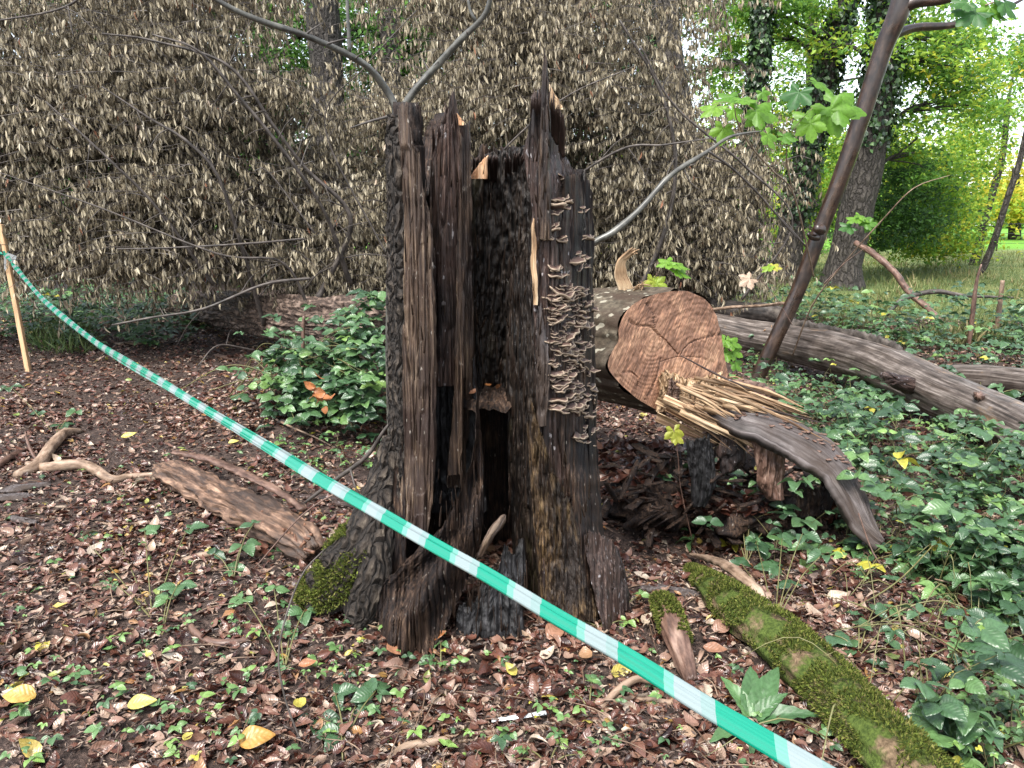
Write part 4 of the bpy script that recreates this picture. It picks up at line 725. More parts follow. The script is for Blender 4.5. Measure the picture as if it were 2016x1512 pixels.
# epicormic shoot with large bright leaves
SH = thing('sycamore_shoot', 'thin shoot bearing large bright green lobed leaves in front of the leaning tree', 'shoot', at(1600, 470, 5.6))
g = Geo(); tube(g, [pt(1602, 545, 5.7, .006), pt(1592, 500, 5.5, .006), pt(1562, 382, 5.0, .0055), pt(1520, 335, 4.6, .005), pt(1480, 290, 4.3, .0045), pt(1452, 240, 4.1, .0035), pt(1446, 206, 4.0, .002)], 7, .04)
tube(g, [pt(1562, 382, 5.0, .004), pt(1548, 310, 4.7, .0035), pt(1560, 240, 4.4, .003), pt(1590, 180, 4.2, .002)], 6, .04)
tube(g, [pt(1500, 312, 4.5, .003), pt(1515, 282, 4.4, .002)], 5, .03)
for a, b_ in (((1446, 206), (1484, 216)), ((1446, 206), (1400, 208)), ((1462, 262), (1430, 243)), ((1540, 290), (1600, 212)), ((1530, 270), (1560, 235)), ((1480, 290), (1500, 245))): tube(g, [pt(*a, 4.2, .002), pt((a[0]+b_[0])/2, (a[1]+b_[1])/2-6, 4.15, .0016), pt(*b_, 4.1, .0014)], 5, .03)
g.build('stem', STICK, SH)
for (px, py, sz, az, ti, tn) in [(1486, 218, 46, 70, 55, .45), (1492, 222, 36, 10, 60, .55), (1448, 190, 40, -80, 35, .35), (1456, 196, 34, 90, 30, .5), (1412, 208, 38, -60, 40, .62), (1440, 214, 30, 40, 35, .6), (1425, 250, 34, -10, 40, .62), (1640, 205, 62, 75, 50, .42), (1632, 212, 56, 20, 60, .48), (1600, 232, 44, -70, 45, .55), (1595, 240, 38, 5, 50, .6), (1575, 178, 42, -30, 25, .05), (1606, 160, 38, 60, 30, .4), (1510, 262, 34, 30, 45, .5), (1540, 268, 30, 80, 40, .3), (1500, 180, 20, 30, 40, .4)]:
    gl = Geo(); syc(px, py, 4.2+RS.normal()*.08, sz, az, ti, tn, gl, RS.normal()*.3); gl.build('leaf', SYC, SH)
SH2 = thing('sycamore_twig', 'lobed pale green leaves hanging into the top right corner', 'twig', at(1960, 20, 3.6))
g = Geo(); tube(g, [pt(2060, -60, 3.6, .006), pt(1990, -10, 3.6, .004), pt(1940, 10, 3.6, .003)], 6, .03); g.build('stem', STICK, SH2)
for (px, py, sz, az, ti, tn) in [(1925, 22, 48, -60, 40, .05), (1950, 12, 36, -10, 50, .45), (1975, 2, 40, 40, 40, .1), (1905, 5, 34, -80, 40, .1), (1960, 25, 26, 60, 40, .3)]:
    gl = Geo(); syc(px, py, 3.6, sz, az, ti, tn, gl); gl.build('leaf', SYC, SH2)
def seedling(label, base, stempts, leaves, Y, cat='seedling', group=None):
    o = thing('sycamore_seedling', label, cat, base, group); g = Geo()
    for sp in stempts: tube(g, [pt(a, b_, Y, .003*(1-.4*i/len(sp))) for i, (a, b_) in enumerate(sp)], 5, .02)
    g.build('stem', STICKD, o)
    for (px, py, sz, az, ti, tn) in leaves:
        gl = Geo(); syc(px, py, Y, sz, az, ti, tn, gl, RS.normal()*.3); gl.build('leaf', SYC, o)
seedling('seedling with flat bright green leaves and one yellow leaf standing above the sawn log', at(1338, 580, 4.7), [[(1340, 590), (1332, 545), (1320, 520)], [(1325, 530), (1300, 532), (1288, 548)]], [(1320, 514, 30, -75, 20, .6), (1325, 518, 34, 75, 20, .6), (1330, 530, 34, 65, 15, .5), (1288, 552, 32, -10, 65, .83), (1290, 558, 26, 70, 70, .8), (1272, 570, 24, -30, 60, .84)], 4.5)
seedling('thin seedling with one pale pinkish leaf and one yellow leaf left of the leaning tree', at(1530, 620, 6.2), [[(1560, 640), (1530, 590), (1500, 555), (1478, 548)], [(1495, 553), (1508, 532), (1518, 525)]], [(1478, 548, 26, -60, 55, 1.), (1516, 524, 20, -60, 20, .7), (1522, 524, 18, 80, 30, .88)], 6.2)
seedling('green leafy twig right of the leaning tree in front of the ivy trunk', at(1690, 490, 6.2), [[(1620, 560), (1660, 520), (1700, 490)], [(1712, 478), (1700, 440), (1690, 428)]], [(1690, 428, 26, -70, 20, .5), (1692, 424, 24, 60, 20, .6), (1700, 436, 28, 80, 40, .3), (1676, 446, 26, -80, 30, .1), (1712, 440, 22, 30, 60, .35)], 6.2)
seedling('light green seedling between the sawn face and the leaning tree', at(1445, 720, 4.6), [[(1452, 740), (1440, 700), (1428, 670)]], [(1428, 668, 24, -40, 30, .55), (1436, 672, 26, 70, 30, .5), (1442, 690, 24, 60, 40, .55), (1432, 695, 24, -60, 40, .5), (1446, 712, 24, 40, 50, .4)], 4.6)
seedling('single yellow lobed leaf dangling on a thin stalk below the sawn face', at(1338, 1000, 3.75), [[(1326, 845), (1335, 900), (1340, 960), (1362, 1060)]], [(1326, 846, 30, 10, 75, .85), (1330, 858, 22, 50, 70, .86)], 3.75)
g = Geo(); tube(g, [pt(1560, 700, 7.2, .007), pt(1600, 600, 6.8, .007), pt(1660, 520, 6.4, .006), pt(1740, 430, 6, .005), pt(1800, 370, 5.8, .004), pt(1870, 345, 5.7, .002)], 6, .06)
tag(g.build('thin_stem', STICK, None, at(1560, 700, 7.2)), 'long thin pale stem slanting up to the right behind the leaning tree', 'stem')
# ---------------------------------------------------------------- stake, barrier tape
SK = thing('wooden_stake', 'pale square timber stake driven into the ground at the left edge', 'stake', G(57, 730))
b0 = G(57, 730); t0 = at(1, 442, 7.62); g = Geo(); wv = .021; n_ = 60
t = np.linspace(0, 1, n_)[:, None]; C = (b0-[0, 0, .1])*(1-t)+t0*t
cs = np.array([(-1, -1), (-.9, -1.05), (.9, -1.05), (1, -1), (1.05, -.9), (1.05, .9), (1, 1), (.9, 1.05), (-.9, 1.05), (-1, 1), (-1.05, .9), (-1.05, -.9)])*wv
V = C[:, None]+np.stack([cs[:, 0], cs[:, 1], 0*cs[:, 0]], -1)[None]; V[..., 0] += .0015*noise(V, 9, 2); g.add(V.reshape(-1, 3), grid_faces(n_, 12, 0, True)); k = (n_-1)*12
g.add(np.vstack([V[-1]+[0, 0, .0], [V[-1].mean(0)+[0, 0, .004]]]), np.array([[i, (i+1) % 12, 12] for i in range(12)])); g.build('shaft', SAPW, SK)
TAPE = M('green_white_plastic_tape', .22, .6); tf = TAPE.attr('tone').outputs['Fac']
TAPE.col(TAPE.ramp(TAPE.math('FRACT', tf), [(0, (0.0, .20, .125)), (.5, (.10, .27, .22)), (.6, (.20, .25, .25)), (.86, (.165, .24, .23))], 'CONSTANT')); TAPE.b.inputs['Coat Weight'].default_value = .3; TAPE = TAPE.trans(.12).m
cen = [(10, 500), (60, 562), (100, 603), (180, 668), (250, 713), (330, 760), (400, 803), (480, 851), (560, 900), (640, 949), (740, 1006), (860, 1076), (960, 1132), (1100, 1216), (1230, 1290), (1380, 1384), (1500, 1455), (1630, 1532), (1800, 1635), (2050, 1790)]
P = []
for px, py in cen:
    k = (px-1008)/FPX; Y = 1.30/(1+1.2648*k)
    for _ in range(6):   # x = dx * Y / vy
        dy = -(py-756)/FPX; vy = math.cos(PITCH)+dy*math.sin(PITCH); kk = k/vy; Y = 1.276/(1+1.2648*kk)
    P.append(V4(at(px, py, min(Y, 7.55)), 0))
C = catmull(P, .012)[:, :3]; n = len(C); T = np.gradient(C, axis=0); T /= np.linalg.norm(T, axis=1)[:, None]; s_ = np.r_[0, np.cumsum(np.linalg.norm(np.diff(C, axis=0), axis=1))]
Bn = np.cross(T, [0, 0, 1.]); Bn /= np.linalg.norm(Bn, axis=1)[:, None]; Un = np.cross(Bn, T)
# folded band: a flattened roll with lengthwise creases, twisting slowly
nu = 22; u = np.linspace(-1, 1, nu); far = np.clip((C[:, 1]-1.0)/6, 0, 1)
def tape_sheet(off, sg):
    tw = .95+.35*np.sin(s_*1.1)+2.2*np.exp(-((s_-.45)/.12)**2)
    hw = .0175+.002*np.sin(s_*3)
    dpt = sg*.0075*np.sqrt(np.maximum(0, 1-u**2))[None]+.0022*np.sin(u*7+off)[None]*np.sin(s_*2.3)[:, None]+.0012*noise(np.stack(np.broadcast_arrays(u[None]*6, s_[:, None]*3, 0*u[None]+off), -1), 1, 3)
    X_ = u[None]*hw[:, None]
    a = Bn*np.sin(tw)[:, None]*-1+Un*np.cos(tw)[:, None]; b_ = np.cross(T, a)
    return C[:, None]+a[:, None]*X_[..., None]+b_[:, None]*dpt[..., None]
A1 = tape_sheet(0, 1); A2 = tape_sheet(2, -1); W_ = np.concatenate([A1, A2[:, ::-1]], 1)
s_end = s_[-1]; ph = np.interp(1.893, C[::-1, 1], s_[::-1])
st = (s_[:, None]-ph)/.183+.25+np.concatenate([u, u[::-1]])[None]*.07
g = Geo(); g.add(W_.reshape(-1, 3), grid_faces(n, 2*nu, 0, True), (st+40).reshape(-1)); TP = g.build('barrier_tape', TAPE, None, C[n//2])
tag(TP, 'green and white striped barrier tape stretched diagonally across the view', 'barrier tape')
g = Geo()
for z0 in (0, .03): 
    a = np.linspace(0, 2*np.pi, 30); cc_ = at(10, 503, 7.6); R_ = .032
    rows = [np.stack([cc_[0]+R_*np.cos(a), cc_[1]+.02+R_*np.sin(a), cc_[2]+z0+dz+.004*np.sin(a*3)], -1) for dz in (-.012, 0, .012)]; g.add(np.array(rows).reshape(-1, 3), grid_faces(3, 30), np.tile(a*1.1, 3))
tube(g, [pt(10, 500, 7.55, .012), pt(2, 499, 7.55, .016), pt(-20, 500, 7.6, .016), pt(-60, 505, 7.6, .016)], 8, .03, .2)
g.build('tape_knot', TAPE, TP)
WHITE = M('white_tape_end', .3, .5).col((.7, .74, .75, 1)).trans(.3).m
g = Geo()
for rows in ([(14, 497), (33, 504), (29, 520), (20, 516)], [(8, 505), (12, 506), (13, 530), (8, 536)]):
    q = np.array([at(a, b_, 7.52+.02*i) for i, (a, b_) in enumerate(rows)]); g.add(q, np.array([[0, 1, 2, 3]])); 
g.build('loose_end', WHITE, TP)
# ---------------------------------------------------------------- things lying on the ground
def gp(px, py, r, up=0.): p = G(px, py); return V4(p+[0, 0, r*.7+up], r)
def stick(label, pts, mat, seed=0, rough=.12, seg=14, name='stick', side=(), cat='stick'):
    g = Geo(); tube(g, [gp(*p) for p in pts], seg, .02, rough, (3, 12), seed, jag=.008)
    o = g.build(name, mat, None, gp(*pts[0])[:3])
    for sd in side:
        gs_ = Geo(); tube(gs_, [gp(*p) for p in sd], 8, .02, rough, (3, 12), seed+1); gs_.build('side_twig', mat, o)
    return tag(o, label, cat)
stick('thick forked pale root-like stick curving over the litter by the left edge', [(35, 942, .028), (75, 927, .038, .01), (105, 892, .036, .03), (130, 864, .032, .02), (158, 852, .018)], STICK, 1)
stick('long wavy pale stick running right from the thick forked stick', [(55, 918, .02), (90, 928, .034), (130, 929, .034, .02), (175, 930, .03, .02), (220, 950, .027), (255, 944, .022), (305, 936, .012)], STICK, 2)
stick('thin dark curved twig looped over the thick pale stick', [(85, 925, .008), (68, 912, .009, .05), (58, 895, .008, .08), (54, 880, .005, .1)], STICKD, 3)
stick('smooth brown curved stick lying in the litter below the rotten log chunk', [(368, 1220, .010), (385, 1250, .014), (415, 1270, .016), (450, 1272, .015), (492, 1262, .010)], STICKD, 4)
stick('long pale branch lying along the bottom below the white strip', [(765, 1500, .010), (800, 1475, .013), (860, 1465, .013), (920, 1452, .009), (1000, 1440, .008)], STICK, 5, side=([(1000, 1440, .008), (1100, 1430, .008), (1180, 1400, .007)],))
stick('arched pale stick in front of the mossy stub right of the tape stripe', [(1180, 1400, .009), (1215, 1375, .012, .02), (1255, 1357, .012, .03), (1300, 1362, .011, .02), (1340, 1372, .010)], STICK, 6)
stick('straight thin pale stick crossing the bottom edge near the big bramble leaf', [(745, 1450, .006), (850, 1462, .006), (960, 1455, .005), (1000, 1430, .004)], STICK, 7)
stick('forked light stick under the arched stick', [(1100, 1425, .008), (1170, 1402, .009), (1240, 1380, .010), (1330, 1388, .009)], STICK, 8, side=([(1200, 1392, .005), (1180, 1420, .004), (1165, 1440, .003)],))
stick('thin dark twig at the bottom left between the yellow leaves', [(385, 1380, .005), (430, 1420, .006), (480, 1428, .005)], TWIGD, 9)
stick('brown twig pointing up out of the litter beside the long dark stick left', [(10, 1440, .010), (50, 1415, .011), (95, 1385, .006)], STICKD, 10)
stick('short pale stub lying below the rotten log chunk', [(345, 1110, .010), (400, 1098, .016), (450, 1090, .014), (480, 1080, .01)], STICK, 11)
stick('thin pale stick lying flat in the litter left of the rotten log chunk', [(190, 1030, .006), (240, 1036, .009), (290, 1030, .006)], STICK, 12)
stick('dark straight stick end at the far left edge above the thick forked stick', [(-40, 950, .02), (20, 905, .022), (60, 885, .012)], STICKD, 13)
g = Geo(); P0, P1 = gp(968, 1428, .006, .012)[:3], gp(1075, 1413, .006, .014)[:3]; tube(g, [V4(P0, .008), V4((P0+P1)/2, .011), V4(P1, .010)], 6, .02, flat=.35)
tag(g.build('white_strip', M('white_plastic', .35).col((.72, .73, .72, 1)).m, None, P0), 'short white plastic strip lying on the litter near the bottom', 'plastic strip')
RL = thing('rotten_log_chunk', 'broken rotten brown log chunk lying left of the mossy root', 'rotten log', G(470, 1060))
g = Geo(); tube(g, [gp(318, 935, .05), gp(350, 955, .088), gp(430, 1000, .098), gp(520, 1048, .10), gp(590, 1086, .09), gp(618, 1104, .06)], 60, .010, .30, (3, 6), 17, jag=.09, flat=.8); g.build('log', wood('weathered_brown_wood', [(.02, .011, .008), (.08, .045, .028), (.17, .10, .065), (.33, .21, .14)], (50, 50, 6), .6, .9, .01, patch=((.035, .022, .016, 1), 6, .5, .6)), RL)
g = Geo(); tube(g, [gp(345, 925, .02, .10), gp(430, 955, .03, .12), gp(540, 1010, .025, .12), gp(600, 1050, .02, .11)], 14, .015, .4, (3, 16), 18, flat=.6); tag(g.build('bark_flap', STICKD, RL), 'ragged bark flap along the top')
g = Geo()
for k in range(110): a = RS.rand(); px = 520+95*a+RS.normal()*4; py = 1045+45*a+RS.normal()*10; chunk(g, G(px, py)+[0, -.02, .09+.03*RS.rand()], (RS.uniform(.006, .03), .007, .007), RS.rand()*3, k, .6, 8, 12, RS.normal()*.5)
tag(g.build('rot_crumbs', wood('orange_brown_rot', [(.05, .022, .014), (.13, .06, .035), (.24, .12, .07), (.36, .22, .14)], (30, 30, 20), .6, .8, .008), RL), 'orange-brown crumbling wood at the right end', kind='stuff')
def bark_bits(label, items, mat, name='bark_slab', cat='bark piece'):
    g = Geo()
    for (px, py, rx, ry, rot, sd) in items: chunk(g, G(px, py)+[0, 0, .015], (rx, ry, .014), rot, sd, .3, 5, 40, tone=0)
    return tag(g.build(name, mat, None, G(items[0][0], items[0][1])), label, cat)
bark_bits('dark grey bark slab lying by the left edge below the pale sticks', [(45, 965, .13, .05, .5, 1), (20, 985, .1, .05, .2, 2)], GREYW)
bark_bits('small dark curved bark piece in the litter at the left edge', [(45, 1030, .10, .022, -.4, 3)], GREYW)
bark_bits('black bark piece lying at the edge of the bramble bush above the tape', [(548, 812, .09, .03, -.7, 4), (560, 835, .06, .03, -.5, 5)], GREYW)
bark_bits('reddish bark slabs tucked between the rotten chunk and the mossy root', [(690, 1000, .12, .03, -.4, 6), (640, 985, .14, .03, -.2, 7)], REDW)
bark_bits('grey striped bark slab lying right of the stump beside the mossy stub', [(1320, 1170, .12, .035, -.3, 8)], GREYW)
bark_bits('orange-tan rock-like wood lump on the litter behind the tape left', [(255, 678, .16, .08, .1, 9)], STICK)
bark_bits('dark twisted root piece at the near edge of the bramble bush', [(500, 740, .16, .03, -.9, 10), (440, 705, .2, .04, -.8, 12)], STICKD)
# mossy logs
ML = thing('mossy_log', 'long moss covered log running down the bottom right corner', 'mossy log', G(1560, 1330))
mp_ = [gp(1350, 1120, .02), gp(1400, 1175, .06), gp(1450, 1230, .085), gp(1540, 1300, .09), gp(1620, 1380, .09), gp(1700, 1470, .09), gp(1790, 1560, .09), gp(1900, 1680, .09)]
g = Geo(); tube(g, mp_, 40, .02, .18, (3, 5), 19, flat=.8, jag=.03)
MLM = M('mossy_wood', .8, .2); _p = MLM.geom(); _n = MLM.noise(_p, 9, 4)
MLM.col(MLM.mix(MLM.ramp(MLM.noise(_p, 60, 3), [(.3, (.06, .04, .022)), (.7, (.2, .14, .085))]), MLM.ramp(MLM.noise(_p, 90, 3), [(.3, (.02, .035, .005)), (.7, (.075, .105, .02))]), MLM.ramp(_n, [(.4, (0, 0, 0)), (.5, (1, 1, 1))])))
MLM.bump(MLM.noise(_p, 70, 4), .8, .012); g.build('wood', MLM.m, ML)
g = Geo(); tube(g, [gp(1360, 1105, .014, .03), gp(1420, 1150, .03, .08), gp(1480, 1210, .025, .1), gp(1500, 1235, .012, .1)], 14, .02, .3, (3, 14), 20, flat=.6); tag(g.build('bark_strip', STICK, ML), 'strip of bare brown bark along its far edge')
moss_on(surf_of(mp_, (-1.7, 1.7), .08, 1), 42000, 'moss', ML, .012)
MS = thing('mossy_stub', 'short thick stub with a green moss cap between the stump and the mossy log', 'mossy stub', G(1330, 1290))
ms_ = [gp(1290, 1195, .02, .04), gp(1308, 1225, .042, .035), gp(1325, 1270, .045, .03), gp(1345, 1315, .035, .01), gp(1362, 1350, .022)]
g = Geo(); tube(g, ms_, 36, .008, .25, (5, 5), 21, jag=.02); g.build('wood', STICKD, MS); moss_on(surf_of(ms_, (-1.8, 1.8), .12, .72), 9000, 'moss', MS, .013)
# ---------------------------------------------------------------- leaf litter and plants
def inpoly(x, y, poly):
    c = np.zeros(len(x), bool); P = np.array(poly, float); j = len(P)-1
    for i in range(len(P)):
        k = ((P[i, 1] > y) != (P[j, 1] > y)) & (x < (P[j, 0]-P[i, 0])*(y-P[i, 1])/(P[j, 1]-P[i, 1]+1e-9)+P[i, 0]); c ^= k; j = i
    return c
LIT = leafmat('leaf_litter', [(0, (.012, .005, .004)), (.2, (.05, .016, .010)), (.4, (.13, .055, .038)), (.55, (.21, .118, .084)), (.7, (.31, .22, .165)), (.82, (.44, .37, .29)), (.9, (.24, .11, .04)), (.95, (.42, .34, .08)), (1, (.16, .24, .07))], .3, .08, vein=True, spec=.5)
lt = [leaf(2, 5, .55, .12, .5, .6, wave=.10), leaf(2, 5, .6, .25, -.55, .6, wave=.14), leaf(1, 4, .38, .5, .7), leaf(2, 5, .7, -.15, .35, .6, wave=.2), leaf(1, 5, .22, .9, .9), leaf(2, 5, .62, .1, -.9, .6, wave=.12)]
def litter(name, n, xr, yr, smin, smax, dens=None, lift=.012):
    x = RS.uniform(*xr, n); y = RS.uniform(*yr, n)
    k = np.abs(x) < y*.85+1.2
    if dens is not None: k &= RS.rand(n) < dens(x, y)
    x, y = x[k], y[k]; z = hgt(x, y); m = len(x); P = np.stack([x, y, z+lift*RS.rand(m)**2+.004], -1)
    a = RS.uniform(0, 2*np.pi, m); N = RS.normal(size=(m, 3))*.38+[0, 0, 1]; D = np.stack([np.cos(a), np.sin(a), RS.normal(0, .28, m)], -1)
    sz = smin+(smax-smin)*RS.beta(1.3, 3.2, m); tn = RS.beta(1.7, 2.0, m)*.86; r = RS.rand(m); tn[r < .035] = RS.uniform(.86, .92, (r < .035).sum()); tn[r > .985] = RS.uniform(.93, 1, (r > .985).sum())
    g = Geo(); ti = RS.randint(0, len(lt), m)
    for j in range(len(lt)): q = ti == j; place(g, lt[j], P[q], D[q], N[q], sz[q], tn[q])
    return tag(g.build(name, LIT, None, (0, 0, 0)), kind='stuff', label='wet brown fallen leaves covering the ground', cat='leaf litter')
bare = lambda x, y: np.clip(.62+.9*noise(np.stack([x, y, 0*x], -1), 1.6, 12)+.25*noise(np.stack([x, y, 0*x], -1), 5, 13), .35, 1)
litter('leaf_litter', 48000, (-4, 4), (1.5, 3.6), .02, .095, bare)
litter('leaf_litter', 42000, (-6, 6), (3.6, 6.2), .026, .085, bare)
litter('leaf_litter', 40000, (-9.5, 9), (6.0, 11.5), .035, .09, lambda x, y: .8+0*x)
# small crumbs, seeds and needles in the litter
CR = leafmat('litter_crumbs', [(0, (.012, .007, .005)), (.5, (.06, .035, .026)), (.8, (.2, .14, .1)), (1, (.42, .33, .25))], .5, 0, vein=False)
n = 64000; y = 1.5+RS.rand(n)**1.3*7.5; x = RS.uniform(-.76, .76, n)*y; k = np.abs(x) < y*.74+.4; x, y = x[k], y[k]; a = RS.uniform(0, 6.28, len(x)); g = Geo()
place(g, leaf(1, 2, .3, .3, .4), np.stack([x, y, hgt(x, y)+.012+.01*RS.rand(len(x))], -1), np.stack([np.cos(a), np.sin(a), .25*RS.normal(size=len(x))], -1), RS.normal(size=(len(x), 3))*.5+[0, 0, 1], RS.uniform(.008, .03, len(x)), RS.beta(1.6, 1.6, len(x)))
tag(g.build('litter_crumbs', CR, None, (0, 0, 0)), 'tiny crumbs and seed husks in the litter', 'litter crumbs', kind='stuff')
g = Geo()
for i in range(420):
    y = 1.7+RS.rand()**1.4*6; x = RS.uniform(-.74, .74)*y; a = RS.rand()*6.3; l = RS.uniform(.04, .22); z = float(hgt(x, y))+.02
    tube(g, [(x, y, z, .0022), (x+l*.5*math.cos(a)+RS.normal()*.01, y+l*.5*math.sin(a), z+.012, .002), (x+l*math.cos(a), y+l*math.sin(a), z+.006*RS.rand(), .0012)], 5, .03, tone=RS.rand())
tag(g.build('fine_twigs', STICK, None, (0, 0, 0)), 'fine broken twigs scattered over the litter', 'fine twigs', kind='stuff')
# larger single leaves that stand out
YEL = leafmat('bright_fallen_leaf', [(0, (.46, .40, .06)), (.35, (.52, .45, .12)), (.55, (.46, .26, .06)), (.8, (.36, .14, .05)), (1, (.30, .17, .12))], .4, .25)
bl = [leaf(4, 8, .55, .1, .3, .8, wave=.05), leaf(4, 8, .5, .25, -.4, .8, wave=.1), leaf(4, 8, .66, .08, .5, .8, wave=.1)]
for px, py, sz, az, tn, j, lab in [
  (72, 1385, .085, 3.3, .5, 2, 'large orange-yellow leaf lying at the bottom left edge'), (252, 1404, .078, .1, .3, 0, 'yellow oval leaf on bare soil at the bottom left'), (612, 1190, .06, 1.5, .25, 0, 'upright yellow leaf beside the mossy root'),
  (590, 1395, .07, -1.2, .15, 1, 'curled yellow-green leaf left of the big bramble leaf'), (470, 1478, .09, .2, .6, 2, 'orange-brown curled leaf at the bottom edge left of centre'), (375, 1462, .05, -1.4, .3, 1, 'small folded yellow leaf near the bottom edge'),
  (1405, 1255, .075, .5, 1., 2, 'pale pink-brown veined leaf beside the mossy log'), (1385, 1290, .08, -.7, .95, 1, 'dull brown curled leaf under the pink-brown leaf'), (1832, 1345, .06, -.1, .2, 1, 'bright yellow leaf lying among brambles at lower right'),
  (590, 1325, .055, 0., .85, 1, 'rusty pink leaf below the mossy root'), (1590, 1358, .06, .1, 1., 2, 'tan leaf resting on the mossy log'), (830, 1275, .08, .2, .8, 1, 'glossy red-brown leaf at the foot of the stump'),
  (790, 1300, .07, 2.4, .9, 2, 'dull reddish leaf left of the stump foot'), (450, 880, .06, .4, .35, 0, 'yellow leaf on the litter under the tape'), (240, 870, .09, .3, .3, 1, 'yellow-green slim leaf above the wavy stick'), (1080, 1270, .09, 1.0, .95, 2, 'large tan leaf in front of the charred root')]:
    g = Geo(); p = G(px, py)+[0, 0, .03]; place(g, bl[j], p[None], np.array([[math.cos(az), math.sin(az), .18]]), np.array([[.1, -.45, .9]]), sz*1.15, tn); tag(g.build('fallen_leaf', YEL, None, p), lab, 'leaf')
g = Geo()
for px, py, Y in ((940, 772, 2.95), (965, 766, 3.0), (1002, 768, 3.02), (985, 762, 3.05), (1015, 760, 3.1)): place(g, bl[1], at(px, py, Y)[None]+[0, 0, .01], rdir(1)*[1, 1, .2], np.array([[0, -.3, 1.]]), .05, RS.uniform(.5, .9))
tag(g.build('leaves_on_shelf', YEL, None, at(965, 770, 3.0)), 'few tan leaves resting on the ledge inside the hollow stump', 'leaves', kind='stuff')
# brambles
BRM = leafmat('bramble_leaf', [(0, (.025, .06, .028)), (.35, (.055, .12, .05)), (.7, (.11, .21, .07)), (.93, (.2, .33, .08)), (.97, (.3, .34, .05)), (1, (.42, .36, .04))], .36, .22, vein=True, spec=.65)
CANE = wood('bramble_cane', [(.06, .05, .02), (.12, .11, .04), (.17, .17, .07), (.22, .2, .1)], (20, 20, 8), .5, .2, .002)
br = [leaf(3, 7, .74, .10, .32, 1., 6, pw=.72, wave=.03), leaf(3, 7, .66, .18, .45, 1., 6, pw=.72, wave=.05), leaf(3, 6, .8, .06, .2, 1., 6, pw=.7, wave=.06)]
brl = [leaf(1, 4, .72, .12, .35, 0, pw=.72), leaf(1, 4, .62, .2, .45, 0, pw=.72)]
def trif(geo, P, az, sz, tone, tpls, tilt=None, five=0.):
    """three leaflets from each tip P"""
    n = len(P); ti = RS.randint(0, len(tpls), n); tl = RS.normal(size=(n, 2))*.38 if tilt is None else tilt
    for da, k in ((0, 1.0), (1.25, .82), (-1.25, .82)):
        a = az+da+RS.normal(size=n)*.12; D = np.stack([np.cos(a), np.sin(a), -.12+RS.normal(size=n)*.14], -1); N = np.stack([tl[:, 0], tl[:, 1]-.12, np.ones(n)], -1)+RS.normal(size=(n, 3))*.12
        st_ = np.stack([np.cos(a), np.sin(a), 0*a], -1)*(sz*.12)[:, None]
        for j in range(len(tpls)): q = ti == j; place(geo, tpls[j], P[q]+st_[q], D[q], N[q], sz[q]*k, tone[q])
def carpet(name, polys, n, hmin, hmax, smin, smax, label, cat, stems=.3, tplset=None, tone=(1.6, 2.4)):
    X_ = []; Y_ = []
    for poly, wgt in polys:
        P = np.array(poly); m = int(n*wgt*3); px = RS.uniform(P[:, 0].min(), P[:, 0].max(), m); ta = RS.rand(m); py = P[:, 1].min()+(P[:, 1].max()-P[:, 1].min())*ta
        k = inpoly(px, py, poly); px, py = px[k][:int(n*wgt)], py[k][:int(n*wgt)]; X_.append(px); Y_.append(py)
    B = Gv(np.concatenate(X_), np.concatenate(Y_)); m = len(B)
    near_slab = (B[:, 0] > .9) & (B[:, 0] < 1.75) & (B[:, 1] > 2.4) & (B[:, 1] < 3.35); B = B[~(near_slab & (RS.rand(m) < .85))]; m = len(B)
    cl = noise(B*[1, 1, 0], 1.9, 9)+.5*noise(B*[1, 1, 0], 5, 19); k = RS.rand(m) < np.clip(.68+1.4*cl, .03, 1); B = B[k]; m = len(B)
    h = hmin+(hmax-hmin)*RS.rand(m)**1.2*(1+.5*noise(B*[1, 1, 0], .9, 10)); h = h*np.where((B[:, 0] > .9) & (B[:, 0] < 1.8) & (B[:, 1] > 2.3) & (B[:, 1] < 3.4), .4, 1); a0 = RS.uniform(0, 6.28, m); top = B+np.stack([np.cos(a0)*h*.4, np.sin(a0)*h*.4, h], -1)
    g = Geo(); sz = RS.uniform(smin, smax, m)*np.where(RS.rand(m) < .35, .55, 1.); tn = np.clip(RS.beta(*tone, m)*.94, 0, 1); tn[RS.rand(m) < .012] = .99
    trif(g, top, RS.uniform(0, 6.28, m), sz, tn, tplset or br); tag(g.build(name, BRM, None, (0, 0, 0)), label, cat, kind='stuff'); o = g
    if stems == 0: return
    gs_ = Geo(); ks = np.where(RS.rand(m) < stems)[0]; t = np.linspace(0, 1, 4)[None, :, None]
    K = B[ks][:, None]*(1-t)+top[ks][:, None]*t; K[..., :2] += (.15*(t*(1-t)))*RS.normal(size=(len(ks), 1, 2))*1.; a = np.array([0, 2.1, 4.2]); ring = np.stack([np.cos(a), np.sin(a), 0*a], -1)*.0022
    V = K[:, :, None]+ring[None, None]; F0 = grid_faces(4, 3, 0, True); gs_.add(V.reshape(-1, 3), (F0[None]+(np.arange(len(ks))*12)[:, None, None]).reshape(-1, 4))
    tag(gs_.build(name+'_stems', CANE, None, (0, 0, 0)), label+' (stems)', cat, kind='stuff')
RU = [(1470, 700), (1560, 690), (2030, 850), (2030, 1180), (1760, 1140), (1640, 1060), (1560, 900), (1450, 800)]
carpet('bramble_undergrowth', [(RU, .62), ([(1240, 1000), (1420, 1010), (1760, 1110), (2030, 1150), (2030, 1330), (1700, 1330), (1540, 1220), (1440, 1130)], .16), ([(1780, 1330), (2030, 1300), (2030, 1540), (1850, 1540)], .03), ([(1560, 625), (1640, 620), (2030, 670), (2030, 780), (1720, 700), (1560, 660)], .2)], 3100, .04, .34, .045, .112, 'glossy green bramble leaves covering the ground on the right', 'bramble undergrowth')
